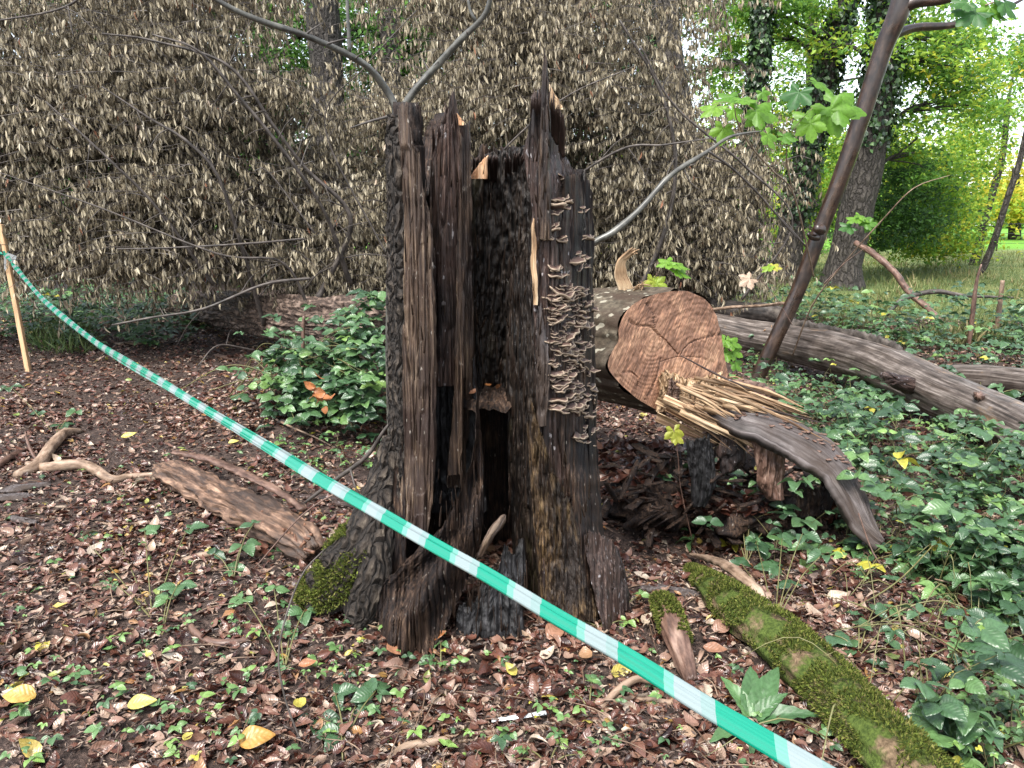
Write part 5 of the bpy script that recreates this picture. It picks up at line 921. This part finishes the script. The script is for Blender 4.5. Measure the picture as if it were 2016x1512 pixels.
carpet('low_green_herbs', [(RU, .6), ([(1640, 1050), (2030, 1100), (2030, 1540), (1880, 1540)], .33), ([(520, 840), (770, 830), (760, 980), (640, 1000)], .07)], 3400, .02, .14, .02, .048, 'small pale green herbs between the brambles', 'low herbs', tplset=brl, tone=(3, 1.4))
carpet('bramble_groundcover', [([(0, 560), (140, 575), (330, 590), (480, 640), (350, 690), (200, 690), (90, 680), (0, 670)], 1.)], 2300, .05, .45, .07, .12, 'low bramble and ivy leaves below the withered crown on the left', 'ground cover', tplset=brl, stems=.1)
carpet('far_groundcover', [([(1400, 625), (1560, 610), (1720, 655), (2030, 655), (2030, 700), (1700, 690), (1400, 645)], 1.)], 800, .1, .6, .08, .13, 'green leafy ground cover behind the dead log', 'ground cover', tplset=brl, stems=.1)
carpet('small_litter_sprouts', [([(0, 900), (600, 900), (900, 1280), (1400, 1280), (1700, 1512), (0, 1512)], 1.)], 560, .01, .06, .014, .04, 'tiny green sprouts in the leaf litter', 'sprouts', tplset=brl, stems=0, tone=(3, 1.4))
def bramble(label, base, tips, seed=0, group=None, name='bramble_plant', sz=.06, tone=.35):
    o = thing(name, label, 'bramble', G(*base), group); g = Geo(); b = G(*base); gl = Geo()
    for (px, py, up) in tips:
        p = G(px, py+up*.0); Yd = p[1]; q = at(px, py-up, Yd)
        tube(g, [V4(b, .0028), V4((b+q)/2+[0, 0, .25*abs(q[2]-b[2])+.01], .0024), V4(q, .0018)], 6, .02)
        trif(gl, q[None], np.array([RS.uniform(0, 6.28)]), np.array([sz*RS.uniform(.8, 1.25)]), np.array([tone+RS.normal()*.1]), br, np.array([[RS.normal()*.12, -.25]]))
    g.build('stem', CANE, o); gl.build('leaves', BRM, o); return o
bramble('bramble sprig with drooping dark leaves in front of the rotten log chunk', (460, 1140), [(420, 1110, 20), (480, 1100, 30), (455, 1130, 10), (500, 1075, 45)], sz=.085, tone=.3)
bramble('bramble sprig between the curved brown stick and the left litter', (300, 1220), [(200, 990, 0), (285, 1055, 10), (370, 1055, 15), (160, 1060, 5), (220, 1150, 5)], sz=.075)
bramble('bramble sprig of pale green leaves above the curved brown stick', (320, 1250), [(330, 1190, 10), (350, 1175, 25), (300, 1240, 0)], sz=.075, tone=.5)
bramble('trailing bramble stem with wide leaves left of the stump foot', (560, 1320), [(480, 1185, 10), (540, 1180, 20), (575, 1240, 5), (600, 1215, 15)], sz=.075, tone=.45)
bramble('large bramble with broad leaves at the bottom centre-left', (680, 1460), [(660, 1380, 15), (700, 1400, 10), (625, 1415, 5), (740, 1380, 20)], sz=.075, tone=.25)
bramble('low bramble with one big rounded leaf at the bottom edge', (675, 1500), [(672, 1455, 10)], sz=.095, tone=.3)
bramble('small bramble seedling in front of the root ridge', (868, 1320), [(868, 1275, 12), (855, 1300, 4), (885, 1310, 0)], sz=.045, tone=.45)
bramble('tiny bramble in the litter in front of the charred root', (995, 1330), [(995, 1310, 5)], sz=.055, tone=.35)
bramble('bramble leaves at the left edge above the thick pale stick', (110, 860), [(70, 820, 6), (120, 840, 6), (150, 820, 12), (20, 765, 5)], sz=.10, tone=.3)
bramble('bramble with layered leaves standing in front of the dark heap', (1470, 1110), [(1440, 990, 60), (1480, 1000, 60), (1470, 1050, 30), (1420, 1040, 40), (1510, 1060, 20)], sz=.075, tone=.35)
bramble('tall bramble cane with spreading leaves in front of the grey slab tip', (1525, 1230), [(1540, 1130, 70), (1580, 1130, 80), (1490, 1130, 60), (1620, 1150, 60), (1560, 1180, 30), (1460, 1140, 30)], sz=.08, tone=.35)
bramble('bramble with silvery glossy leaf right of the mossy log', (1690, 1290), [(1640, 1270, 20), (1690, 1260, 30), (1720, 1230, 30), (1775, 1290, 10)], sz=.07, tone=.4)
bramble('broad glossy bramble leaves near the right edge at mid height', (1850, 1050), [(1830, 1010, 20), (1850, 980, 30), (1800, 1020, 10)], sz=.11, tone=.3)
bramble('bramble with striped shiny leaf at the right edge', (1930, 1160), [(1925, 1110, 10), (1900, 1130, 0), (1960, 1140, 0)], sz=.085, tone=.3)
bramble('small bright leafy weed at the foot of the right buttress', (1185, 1240), [(1150, 1190, 10), (1180, 1200, 20), (1235, 1230, 10), (1260, 1190, 20), (1130, 1230, 5)], sz=.045, tone=.85)
bramble('bramble sprout lying below the tape beside the arched stick', (1160, 1400), [(1165, 1350, 10), (1130, 1370, 5), (1190, 1365, 0)], sz=.045, tone=.6)
bramble('low bright herb at the bottom edge below the white strip', (1080, 1510), [(1040, 1480, 5), (1100, 1470, 5), (1140, 1490, 5), (1000, 1495, 0)], sz=.035, tone=.85)
bramble('bramble in the bottom right corner', (1960, 1480), [(1930, 1400, 20), (1990, 1390, 20), (1900, 1450, 5), (2000, 1460, 5)], sz=.055, tone=.5)
# long leafed dock plant by the mossy log
DK = thing('dock_plant', 'dock plant with long wrinkled leaves beside the mossy log', 'dock plant', G(1480, 1420)); b = G(1482, 1425)
DKM = leafmat('dock_leaf', [(0, (.04, .1, .04)), (1, (.1, .2, .07))], .42, .25)
dl = leaf(4, 12, .36, .2, .35, 1., 7, pw=.62, wave=.10)
for (px, py, l, wsc, up) in [(1470, 1320, .17, 1.1, .1), (1545, 1350, .19, 1., .09), (1590, 1430, .17, .9, .03), (1400, 1480, .17, 1., .02), (1560, 1405, .12, 1., .06), (1430, 1385, .14, .9, .04), (1480, 1490, .15, .8, .01)]:
    q = G(px, py); d = q-b; d[2] = up*1.5; g = Geo(); place(g, dl, (b+[0, 0, .015])[None], d[None], np.array([[0, -.25, 1.]]), np.array([l*1.15]), RS.rand(), np.array([wsc])); g.build('leaf', DKM, DK)
# bramble bush left of the stump
BU = thing('bramble_bush', 'dense glossy bramble bush on a bank immediately left of the stump', 'bramble bush', G(660, 830)); gl = Geo(); gc = Geo()
spots_ = [(655, 715, 5.5, 90, 52, .4, 9), (700, 650, 5.8, 80, 45, .4, 5), (730, 730, 5.4, 60, 70, .4, 6), (600, 770, 5.3, 60, 40, .3, 6), (700, 800, 5.2, 80, 40, .3, 6), (560, 715, 5.5, 40, 30, .3, 2.5), (740, 605, 5.9, 40, 25, .2, 1.3)]
S_ = np.array(spots_); k = RS.choice(len(S_), 900, p=S_[:, 6]/S_[:, 6].sum()); q = S_[k]; P = atv(q[:, 0]+RS.normal(size=900)*.78*q[:, 3], q[:, 1]+RS.normal(size=900)*.72*q[:, 4], q[:, 2]+RS.uniform(-1, 1, 900)*q[:, 5])
P[:, 2] = np.maximum(P[:, 2], hgt(P[:, 0], P[:, 1])+.05); kk_ = noise(P, 3.2, 61) > -.12; P = P[kk_]; tl = RS.normal(size=(len(P), 2))*.3; tl[:, 1] -= .25
trif(gl, P, RS.uniform(0, 6.28, len(P)), RS.uniform(.05, .12, len(P)), np.clip(RS.beta(1.8, 2.4, len(P)), 0, .97), br, tl)
for i in range(50):
    p = P[i]; q = np.array([-1.75+.35*RS.normal(), 5.9+.2*RS.normal(), .2]); tube(gc, [V4(q, .004), V4((p+q)/2+[0, 0, .12+.1*RS.rand()], .0035), V4(p, .002)], 5, .06)
gl.build('leaves', BRM, BU); gc.build('canes', CANE, BU)
g = Geo()
for k in range(14): place(g, bl[2], at(630+RS.normal()*8, 780+RS.normal()*14, 4.25)[None], rdir(1), rdir(1), .07, .8)
g.build('dead_leaves', YEL, BU)
stick('thin pale cane arching through the foot of the bramble bush', [(540, 825, .007), (570, 850, .007, .04), (620, 870, .006, .03), (655, 880, .004)], STICK, 41)
g = Geo(); tube(g, [pt(596, 700, 5.4, .014), pt(597, 650, 5.4, .014), pt(598, 622, 5.4, .010)], 8, .03, .2); tag(g.build('broken_stick', STICKD, None, at(596, 700, 5.4)), 'short upright reddish stick left of the bramble bush', 'stick')
g = Geo(); tube(g, [pt(600, 990, 3.1, .006), pt(660, 945, 3.05, .009), pt(720, 900, 3.0, .009), pt(755, 850, 2.95, .007), pt(770, 830, 2.95, .004)], 8, .02, .15); tube(g, [pt(690, 925, 3.0, .005), pt(700, 960, 2.95, .004), pt(712, 980, 2.95, .002)], 6, .02)
tag(g.build('twig', TWIGD, None, at(600, 990, 3.1)), 'dark curved twig leaning against the left side of the stump', 'twig')
g = Geo(); tube(g, [pt(500, 1120, 2.9, .003), pt(600, 1010, 3.0, .0035), pt(700, 950, 3.05, .004)], 6, .03); tag(g.build('twig', STICKD, None, at(500, 1120, 2.9)), 'thin straight twig crossing above the rotten log chunk', 'twig')
g = Geo(); tube(g, [pt(600, 1480, 2.0, .003), pt(560, 1370, 2.05, .003), pt(550, 1270, 2.1, .003), pt(590, 1140, 2.2, .003), pt(640, 1080, 2.25, .002)], 6, .03); tag(g.build('bramble_cane', TWIGD, None, at(600, 1480, 2.0)), 'thin dark arching bramble cane at lower centre-left', 'cane')
for i, (pts_, lab, m_, nm) in enumerate([
  ([(1685, 478, 13, .05), (1720, 500, 12.6, .055), (1760, 535, 12.2, .05), (1790, 575, 11.8, .05), (1830, 610, 11.4, .045), (1885, 660, 10.8, .035)], 'knobbly fallen pinkish branch propped in the meadow right of the ivy trunk', STICKD, 'branch'),
  ([(1745, 620, 10.8, .03), (1780, 588, 10.8, .035), (1840, 574, 10.8, .035), (1900, 582, 10.8, .025), (1995, 586, 10.8, .012)], 'dark thin branch arching sideways over the meadow', TWIGD, 'branch'),
  ([(1962, 662, 9.6, .03), (1966, 620, 9.6, .032), (1974, 552, 9.6, .025)], 'short upright pinkish broken stem near the right edge of the meadow', STICK, 'stem'),
  ([(1905, 700, 8.8, .018), (1912, 640, 8.8, .028), (1922, 560, 8.8, .02), (1932, 520, 8.8, .008)], 'ragged upright reddish stem in front of the meadow', STICKD, 'stem'),
  ([(1385, 612, 8.8, .014), (1440, 605, 8.6, .018), (1500, 602, 8.3, .016), (1545, 598, 7.4, .018), (1556, 612, 7.1, .015)], 'wavy pale branch running from the sawn log to the leaning tree', STICK, 'branch'),
  ([(1690, 1010, 3.3, .003), (1720, 1090, 3.2, .004), (1770, 1160, 3.0, .0045), (1800, 1230, 2.9, .004), (1830, 1290, 2.8, .003)], 'long brown arching cane right of the grey slab tip', STICKD, 'cane'),
  ([(1540, 1290, 2.6, .003), (1640, 1220, 2.75, .003), (1760, 1150, 2.9, .003), (1850, 1060, 3.1, .003)], 'thin green cane crossing the brambles at lower right', CANE, 'cane'),
  ([(1840, 1140, 2.9, .003), (1930, 1160, 2.8, .0035), (2020, 1165, 2.7, .003)], 'pale straw stem at the right edge', STICK, 'cane'),
  ([(1440, 1190, 2.7, .004), (1560, 1250, 2.6, .004), (1700, 1330, 2.5, .004), (1830, 1400, 2.45, .004)], 'long thin brown stick lying right of the mossy log', STICKD, 'stick')]):
    g = Geo(); tube(g, [pt(*p) for p in pts_], 8, .04, .15, (3, 10), i+50); tag(g.build({'stem': 'upright_stick', 'cane': 'plant_cane'}.get(nm, nm), m_, None, at(*pts_[0][:3])), lab, nm)

g = Geo()
for i in range(170):
    px, py = RS.uniform(1480, 2030), RS.uniform(720, 1480)
    if py > 1100 and px < 1640: continue
    p = G(px, py); a = RS.rand()*6.3; l = RS.uniform(.15, .6); z = RS.uniform(.03, .22); r = RS.uniform(.0015, .003)
    q = p+[l*math.cos(a), l*math.sin(a)*.7, 0]; tube(g, [V4(p, r), V4((p+q)/2+[0, 0, z], r), V4(q+[0, 0, z*.4*RS.rand()], r*.4)], 5, .06)
tag(g.build('bramble_canes', CANE, None, (0, 0, 0)), 'thin pale arching canes crossing the brambles on the right', 'canes', kind='stuff')

g = Geo(); n_ = 0
for c_, r_ in ((at(1330, 985, 4.1), (.34, .22, .11)), (at(1470, 1000, 3.95), (.30, .2, .09)), (at(1590, 1010, 3.9), (.22, .18, .07)), (at(1260, 930, 4.3), (.4, .3, .12))):
    m = 330; a = RS.rand(m)*6.28; q = np.sqrt(RS.rand(m))*.98; P = np.array(c_)+np.stack([np.cos(a)*q*r_[0]*1.1, np.sin(a)*q*r_[1]*1.1, r_[2]*np.sqrt(1-q**2)*1.05+.012], -1)
    ti = RS.randint(0, 6, m); D = np.stack([np.cos(a*3), np.sin(a*3), RS.normal(0, .35, m)], -1); N = RS.normal(size=(m, 3))*.45+[0, -.2, 1]; tn = RS.beta(1.6, 2.6, m)*.8; sz = RS.uniform(.04, .10, m)
    for j in range(6): k = ti == j; place(g, lt[j], P[k], D[k], N[k], sz[k], tn[k])
tag(g.build('leaf_litter', LIT, None, (0, 0, 0)), 'brown leaves caught on the rotten heap below the sawn log', 'leaf litter', kind='stuff')
# ---------------------------------------------------------------- trees behind
qt = leaf(1, 2, .62, .25, .3)
BG = leafmat('woodland_leaf', [(0, (.03, .07, .025)), (.3, (.08, .17, .045)), (.6, (.16, .34, .055)), (.85, (.38, .52, .06)), (1, (.6, .52, .06))], .5, .5, vein=False, spec=.3)  # the bright yellow-green stops carry backlight painted into the leaf colour
IVY = leafmat('ivy_leaf', [(0, (.008, .022, .01)), (.6, (.03, .07, .022)), (1, (.09, .17, .05))], .4, .1, vein=False)
def bgtree(name, label, trunk, crown, n, lsz, tone, cat='tree', group='trees behind the stump', ivy=None, seed=0, limbs=True, ivn=2500):
    """trunk rows px,py,Y,r ; crown rows px,py,Y,rpx,rpy,rY,weight"""
    o = thing(name, label, cat, G(*trunk[0][:2]) if trunk else at(*crown[0][:3]), group)
    if trunk:
        g = Geo(); T_ = [pt(*t) for t in trunk]; T_[0][2] = hgt(T_[0][0], T_[0][1])-.1; b0 = T_[0].copy(); b0[3] *= 1.25; T_[0] = b0; tube(g, T_, 20, .25, .09, (3, 1.5), seed)
        g.build('trunk', BARKFAR, o)
    rs = np.random.RandomState(seed+100)
    if crown:
        S_ = np.array(crown, float); gl = Geo(); gb = Geo(); cl = []
        for c in S_:
            m = max(3, int(n*c[6]/S_[:, 6].sum()/170)); 
            a = rs.normal(size=(m, 3)); a = a/np.linalg.norm(a, axis=1)[:, None]*rs.rand(m, 1)**.45
            cl.append(atv(c[0]+a[:, 0]*c[3], c[1]+a[:, 1]*c[4], c[2]+a[:, 2]*c[5]))
            if limbs and trunk:
                cc = at(*c[:3]); tp = catmull([pt(*t) for t in trunk], .5); i = int(np.argmin(np.abs(tp[:, 2]-(cc[2]-.8)))); b_ = tp[i, :3]
                tube(gb, [V4(b_, .05), V4((b_+cc)/2+[0, 0, .25], .035), V4(cc, .015)], 6, .3, .1)
                for q in cl[-1][:12]: tube(gb, [V4((b_+cc)/2+[0, 0, .2], .016), V4((cc+q)/2, .012), V4(q, .004)], 4, .5)
        if gb.n: gb.build('limbs', BARKFAR, o)
        cl = np.vstack(cl); m = len(cl); per = int(n/m); c = np.repeat(cl, per, 0); rr = np.repeat(rs.uniform(.25, .75, m), per)[:, None]*lsz/.09
        off = rs.normal(size=c.shape)*[1, 1, .38]; P = c+off*rr*.62; tn = np.clip(np.repeat(tone+rs.normal(size=m)*.10, per)+rs.normal(size=len(P))*.12, 0, 1)
        D = rs.normal(size=P.shape)*[1, 1, .5]+[0, 0, -.35]; N = rs.normal(size=P.shape)*.6+[0, 0, 1.]
        place(gl, qt, P, D, N, rs.uniform(.6, 1.3, len(P))*lsz, tn); gl.build('crown', BG, o)
    if ivy:
        P0 = catmull([pt(*t) for t in trunk], .1); k = (rs.uniform(ivy[0], ivy[1], ivn)*(len(P0)-1)).astype(int); a = rs.rand(ivn)*6.28; r = P0[k, 3]*(1.02+.28*np.abs(rs.normal(size=ivn)))
        P = P0[k, :3]+np.stack([np.cos(a)*r, np.sin(a)*r, rs.normal(size=ivn)*.1], -1); N = np.stack([np.cos(a), np.sin(a), 0*a+.5], -1)+rs.normal(size=(ivn, 3))*.4
        g = Geo(); place(g, leaf(1, 2, .9, .2, .2), P, rs.normal(size=(ivn, 3))*.5+[0, 0, -1], N, rs.uniform(.07, .13, ivn), rs.rand(ivn)); g.build('ivy', IVY, o)
    return o
bgtree('large_tree', 'large leaning tree with an ivy clad upper trunk at the edge of the meadow', [(1655, 575, 16.5, .42), (1662, 520, 16.5, .36), (1680, 440, 16.5, .35), (1705, 330, 16.5, .34), (1730, 180, 16.5, .3), (1745, 60, 16.5, .27), (1755, -120, 16.5, .25)],
  [(1800, 60, 17, 150, 110, 2, 9), (1700, -20, 17, 160, 90, 2, 5), (1850, 200, 17.5, 120, 90, 1.5, 7), (1800, 300, 17, 80, 70, 1, 3.5), (1610, 90, 17.5, 90, 90, 1.5, 2.5), (1880, 110, 17, 110, 120, 1.5, 5)], 11500, .11, .62, ivy=(.45, 1), seed=1, ivn=2600)
bgtree('ivy_tree', 'straight dark tree left of the leaning sapling rising behind the brown crown', [(1545, 560, 18, .32), (1560, 440, 18, .27), (1590, 300, 18, .25), (1630, 140, 18, .24), (1665, 0, 18, .22), (1680, -120, 18, .2)],
  [(1500, 60, 19, 120, 70, 2, 4), (1570, 240, 19, 80, 110, 1.5, 3), (1500, 330, 20, 120, 70, 2, 2.4), (1600, 400, 20, 80, 70, 1.5, 2.4), (1440, 20, 19, 110, 60, 2, 3)], 5500, .11, .66, ivy=(.2, 1), seed=2, ivn=2600)
bgtree('ivy_tree', 'slim ivy wrapped tree at the top above the withered crown right half', [(1470, 560, 17, .2), (1480, 300, 17, .17), (1495, 130, 17, .16), (1503, -60, 17, .14)], [(1540, -20, 18, 90, 60, 1.5, 2), (1420, 120, 19, 60, 80, 1.5, 1)], 3500, .10, .5, ivy=(.35, 1), seed=3)
bgtree('ivy_tree', 'ivy smothered tree behind the withered crown right of the stump', [(1290, 560, 15, .25), (1295, 300, 15, .22), (1300, 100, 15, .2), (1305, -80, 15, .2)], [(1330, -20, 16, 80, 60, 1.5, 2), (1240, -10, 16, 80, 60, 1.5, 2)], 4500, .10, .45, ivy=(.25, 1), seed=4, ivn=3600)
bgtree('dark_tree', 'broad dark trunk seen above the withered crown left of the forked young tree', [(650, 560, 13.5, .34), (645, 200, 13.5, .27), (638, 60, 13.5, .27), (630, -80, 13.5, .26)], [(560, 60, 15, 90, 120, 1.5, 4), (720, 60, 15, 80, 110, 1.5, 4), (470, 0, 15, 90, 60, 1.5, 2), (640, 180, 16, 110, 90, 1.5, 4), (760, 220, 16, 90, 80, 1.5, 3)], 15000, .10, .42, seed=5)
bgtree('dark_tree', 'dark trunk seen between the arms of the forked young tree', [(770, 560, 14, .22), (768, 150, 14, .2), (765, 20, 14, .19), (765, -80, 14, .18)], [(830, 100, 15.5, 90, 110, 1.5, 4), (900, 20, 15.5, 90, 70, 1.5, 2), (820, 250, 16, 100, 90, 1.5, 2)], 9000, .10, .42, seed=6)
bgtree('dark_tree', 'stout dark tree foot standing behind the seedling above the sawn log', [(1400, 575, 13, .38), (1398, 500, 13, .26), (1375, 380, 13, .22), (1335, 200, 13, .2), (1300, -60, 13, .18)], None, 0, .1, .4, seed=7)
bgtree('woodland_tree', 'green tree far behind the top left of the withered crown', [(180, 560, 17, .3), (180, 100, 17, .25), (180, -100, 17, .2)], [(100, 50, 17, 180, 150, 2, 6), (330, 60, 17, 160, 130, 2, 6), (60, 300, 17, 160, 140, 2, 5), (330, 330, 17, 160, 140, 2, 5)], 15000, .13, .25, seed=8)
bgtree('woodland_tree', 'green tree behind the middle of the withered crown', [(520, 560, 18, .3), (520, 100, 18, .25), (520, -100, 18, .2)], [(560, 250, 18, 160, 140, 2, 6), (700, 380, 18, 150, 120, 2, 5), (500, 480, 18, 200, 70, 2, 5), (850, 260, 19, 150, 150, 2, 5)], 14000, .13, .28, seed=9)
bgtree('woodland_tree', 'tall green tree beyond the left edge of the withered crown', [(-260, 560, 15, .3), (-260, 100, 15, .25), (-260, -100, 15, .2)], [(-300, 100, 15, 200, 150, 2, 6), (-250, 350, 15, 200, 130, 2, 5), (-560, 250, 15, 200, 200, 2, 6), (-500, 480, 14, 260, 60, 2, 4)], 12000, .13, .3, seed=18)
bgtree('woodland_tree', 'hazy bright green tree filling the gap above the meadow at the upper right', [(1600, 500, 30, .3), (1600, 200, 30, .25), (1600, -60, 30, .2)], [(1560, 120, 30, 170, 150, 3, 6), (1480, 260, 30, 150, 120, 3, 4), (1900, 150, 32, 120, 130, 3, 3)], 9000, .17, .68, seed=19)
bgtree('woodland_tree', 'green tree directly behind the upper part of the stump', [(1050, 560, 18, .3), (1050, 100, 18, .25), (1050, -100, 18, .2)], [(1000, 100, 19, 160, 150, 2, 6), (1150, 330, 19, 140, 140, 2, 6), (1200, 120, 19, 120, 150, 2, 5), (1000, 420, 19, 160, 90, 2, 5)], 14000, .13, .25, seed=10)
bgtree('shrub', 'dark leafy shrub at the foot of the ivy clad leaning tree', [], [(1740, 440, 18.5, 60, 60, 1.2, 5), (1800, 420, 19, 60, 70, 1.2, 5), (1780, 350, 19, 60, 60, 1.2, 4)], 8000, .10, .26, cat='shrub', group='shrubs at the meadow edge', seed=11)
bgtree('shrub', 'glowing yellow-green shrub at the far edge of the meadow', [], [(1850, 400, 21, 70, 80, 1.5, 6), (1905, 360, 22, 60, 80, 1.5, 5), (1800, 470, 21, 70, 30, 1.2, 4), (1870, 480, 21, 60, 25, 1.2, 3), (1900, 290, 22, 70, 60, 1.5, 3), (1830, 330, 20, 70, 50, 1.5, 3)], 14000, .11, .74, cat='shrub', group='shrubs at the meadow edge', seed=12)
bgtree('shrub', 'bright green bush seen through the withered crown right of the stump', [], [(1500, 470, 24, 120, 50, 2, 5), (1380, 400, 24, 130, 70, 2, 4), (1230, 480, 24, 100, 50, 2, 3)], 8000, .13, .72, cat='shrub', group='shrubs at the meadow edge', seed=13)
bgtree('slim_tree', 'slim dark tree leaning right at the meadow edge, left of the pair', [(1918, 515, 24, .13), (1938, 440, 24, .11), (1960, 360, 24, .1), (1975, 300, 24, .09), (1985, 200, 24, .07)], [(1940, 220, 25, 70, 60, 1.5, 2), (2000, 130, 25, 60, 60, 1.5, 1.)], 2600, .12, .55, seed=14)
bgtree('slim_tree', 'slim crooked tree at the meadow edge, right of the pair', [(1930, 520, 20, .07), (1955, 480, 20, .08), (1968, 440, 20, .08), (1985, 385, 20, .075), (2004, 330, 20, .07), (2020, 260, 20, .06), (2040, 150, 20, .05)], [(2030, 120, 21, 60, 70, 1.5, 1)], 1500, .12, .6, seed=15)
bgtree('autumn_tree', 'yellow-leaved tree beyond the field at the right edge', [(2000, 455, 48, .3), (2000, 380, 48, .25), (2000, 330, 48, .2)], [(1990, 400, 48, 50, 40, 3, 3), (2040, 360, 48, 50, 50, 3, 2)], 5000, .3, .97, seed=16)
for i, (px, w_) in enumerate([(-250, 260), (60, 260), (380, 260), (700, 260), (1020, 260), (1340, 240), (1600, 180), (1760, 150)]):
    bgtree('distant_tree', 'distant green tree standing in the far row beyond the field',
      [(px, 450, 55, .5), (px, 350, 55, .4), (px, 250, 55, .3)], [(px, 330, 55, w_, 120, 5, 6), (px+60, 400, 52, w_, 50, 4, 3)], 5000, .42, .35+.4*(i > 4), seed=20+i, group='far row of trees', limbs=False)
# hedge at the field's far side, wire fence, car
bgtree('hedge', 'low pale hedge along the far side of the bright field', [], [(1700, 425, 85, 200, 14, 3, 4), (1950, 425, 85, 150, 12, 3, 4)], 5000, .6, .6, cat='hedge', group=None, seed=40)
FE = thing('wire_fence', 'thin wire fence with slim posts crossing the bright field', 'fence', (18, 33, 0)); MET = M('dark_wire', .5).col((.04, .04, .04, 1)).m
for k in range(9):
    x = 12+k*1.7; g = Geo(); tube(g, [(x, 33, float(hgt(x, 33))-.1, .03), (x, 33, 1.25, .028)], 6, .5); g.build('post', TWIGD, FE)
for z in (.35, .75, 1.15): g = Geo(); tube(g, [(9, 33, z, .010), (18, 33, z-.03, .010), (28, 33, z, .010)], 4, 1.); g.build('wire', MET, FE)
CAR = thing('parked_car', 'tiny white car parked far beyond the field', 'car', (50, 84, 0)); cw = M('white_car_paint', .3).col((.75, .77, .8, 1)).m; cg = M('car_glass', .1).col((.03, .04, .05, 1)).m
sec = [(-2.1, .45, .75), (-2.0, .35, .95), (-1.2, .3, 1.0), (-.6, .3, 1.42), (.6, .3, 1.46), (1.4, .3, 1.02), (2.0, .35, .9), (2.15, .45, .7)]
def carbody(w_, a, b_, cols, nm, mat, sc=1.):
    g = Geo(); V = np.array([[(50+x, 84+s*w_, lo+a), (50+x, 84+s*w_*.92, hi+b_)] for s in (-1, 1) for x, lo, hi in cols]).reshape(2, len(cols), 2, 3)
    ring = np.stack([V[0, :, 0], V[0, :, 1], V[1, :, 1], V[1, :, 0]], 1); g.add(ring.reshape(-1, 3), grid_faces(len(cols), 4, 0, True)); g.build(nm, mat, CAR, smooth=False)
carbody(.85, 0, 0, sec, 'body', cw); carbody(.87, 0, 0, [(-.95, 1.0, 1.02), (-.55, 1.0, 1.34), (.55, 1.0, 1.36), (1.1, 1.0, 1.02)], 'windows', cg)
for x in (-1.3, 1.3):
    for s in (-.8, .8): g = Geo(); tube(g, [(50+x, 84+s-.1, .33, .33), (50+x, 84+s+.1, .33, .33)], 20, .1); g.build('wheel', MET, CAR)
# meadow grass
GR = leafmat('grass_blade', [(0, (.05, .1, .03)), (.5, (.12, .17, .05)), (.85, (.22, .23, .08)), (1, (.3, .25, .12))], .6, .3, vein=False)
n = 26000; y = 9+RS.rand(n)**1.2*22; x = RS.uniform(.18, .74, n)*y; k = x+noise(np.stack([x, y, 0*x], -1), .5, 3)*1.5 > 4.2-(y-9)*.12; x, y = x[k], y[k]; m = len(x); cl = noise(np.stack([x, y, 0*x], -1), .9, 4)
g = Geo(); place(g, leaf(1, 2, .10, .3, .5), np.stack([x, y, hgt(x, y)], -1), RS.normal(size=(m, 3))*.45+[0, 0, 1], rdir(m), RS.uniform(.06, .2, m)*(1+cl), np.clip(.5+.5*cl+RS.normal(size=m)*.2, 0, 1))
tag(g.build('meadow_grass', GR, None, (0, 0, 0)), 'short rough grass of the meadow on the right', 'grass', kind='stuff')
g = Geo(); m = 500; P = Gv(RS.uniform(60, 190, m), RS.uniform(640, 700, m)); place(g, leaf(1, 3, .06, .3, .8), P, RS.normal(size=(m, 3))*.5+[0, 0, 1], rdir(m), RS.uniform(.1, .3, m), RS.rand(m)*.7)
tag(g.build('grass_tuft', GR, None, (0, 0, 0)), 'grass tufts beside the stake', 'grass', kind='stuff')
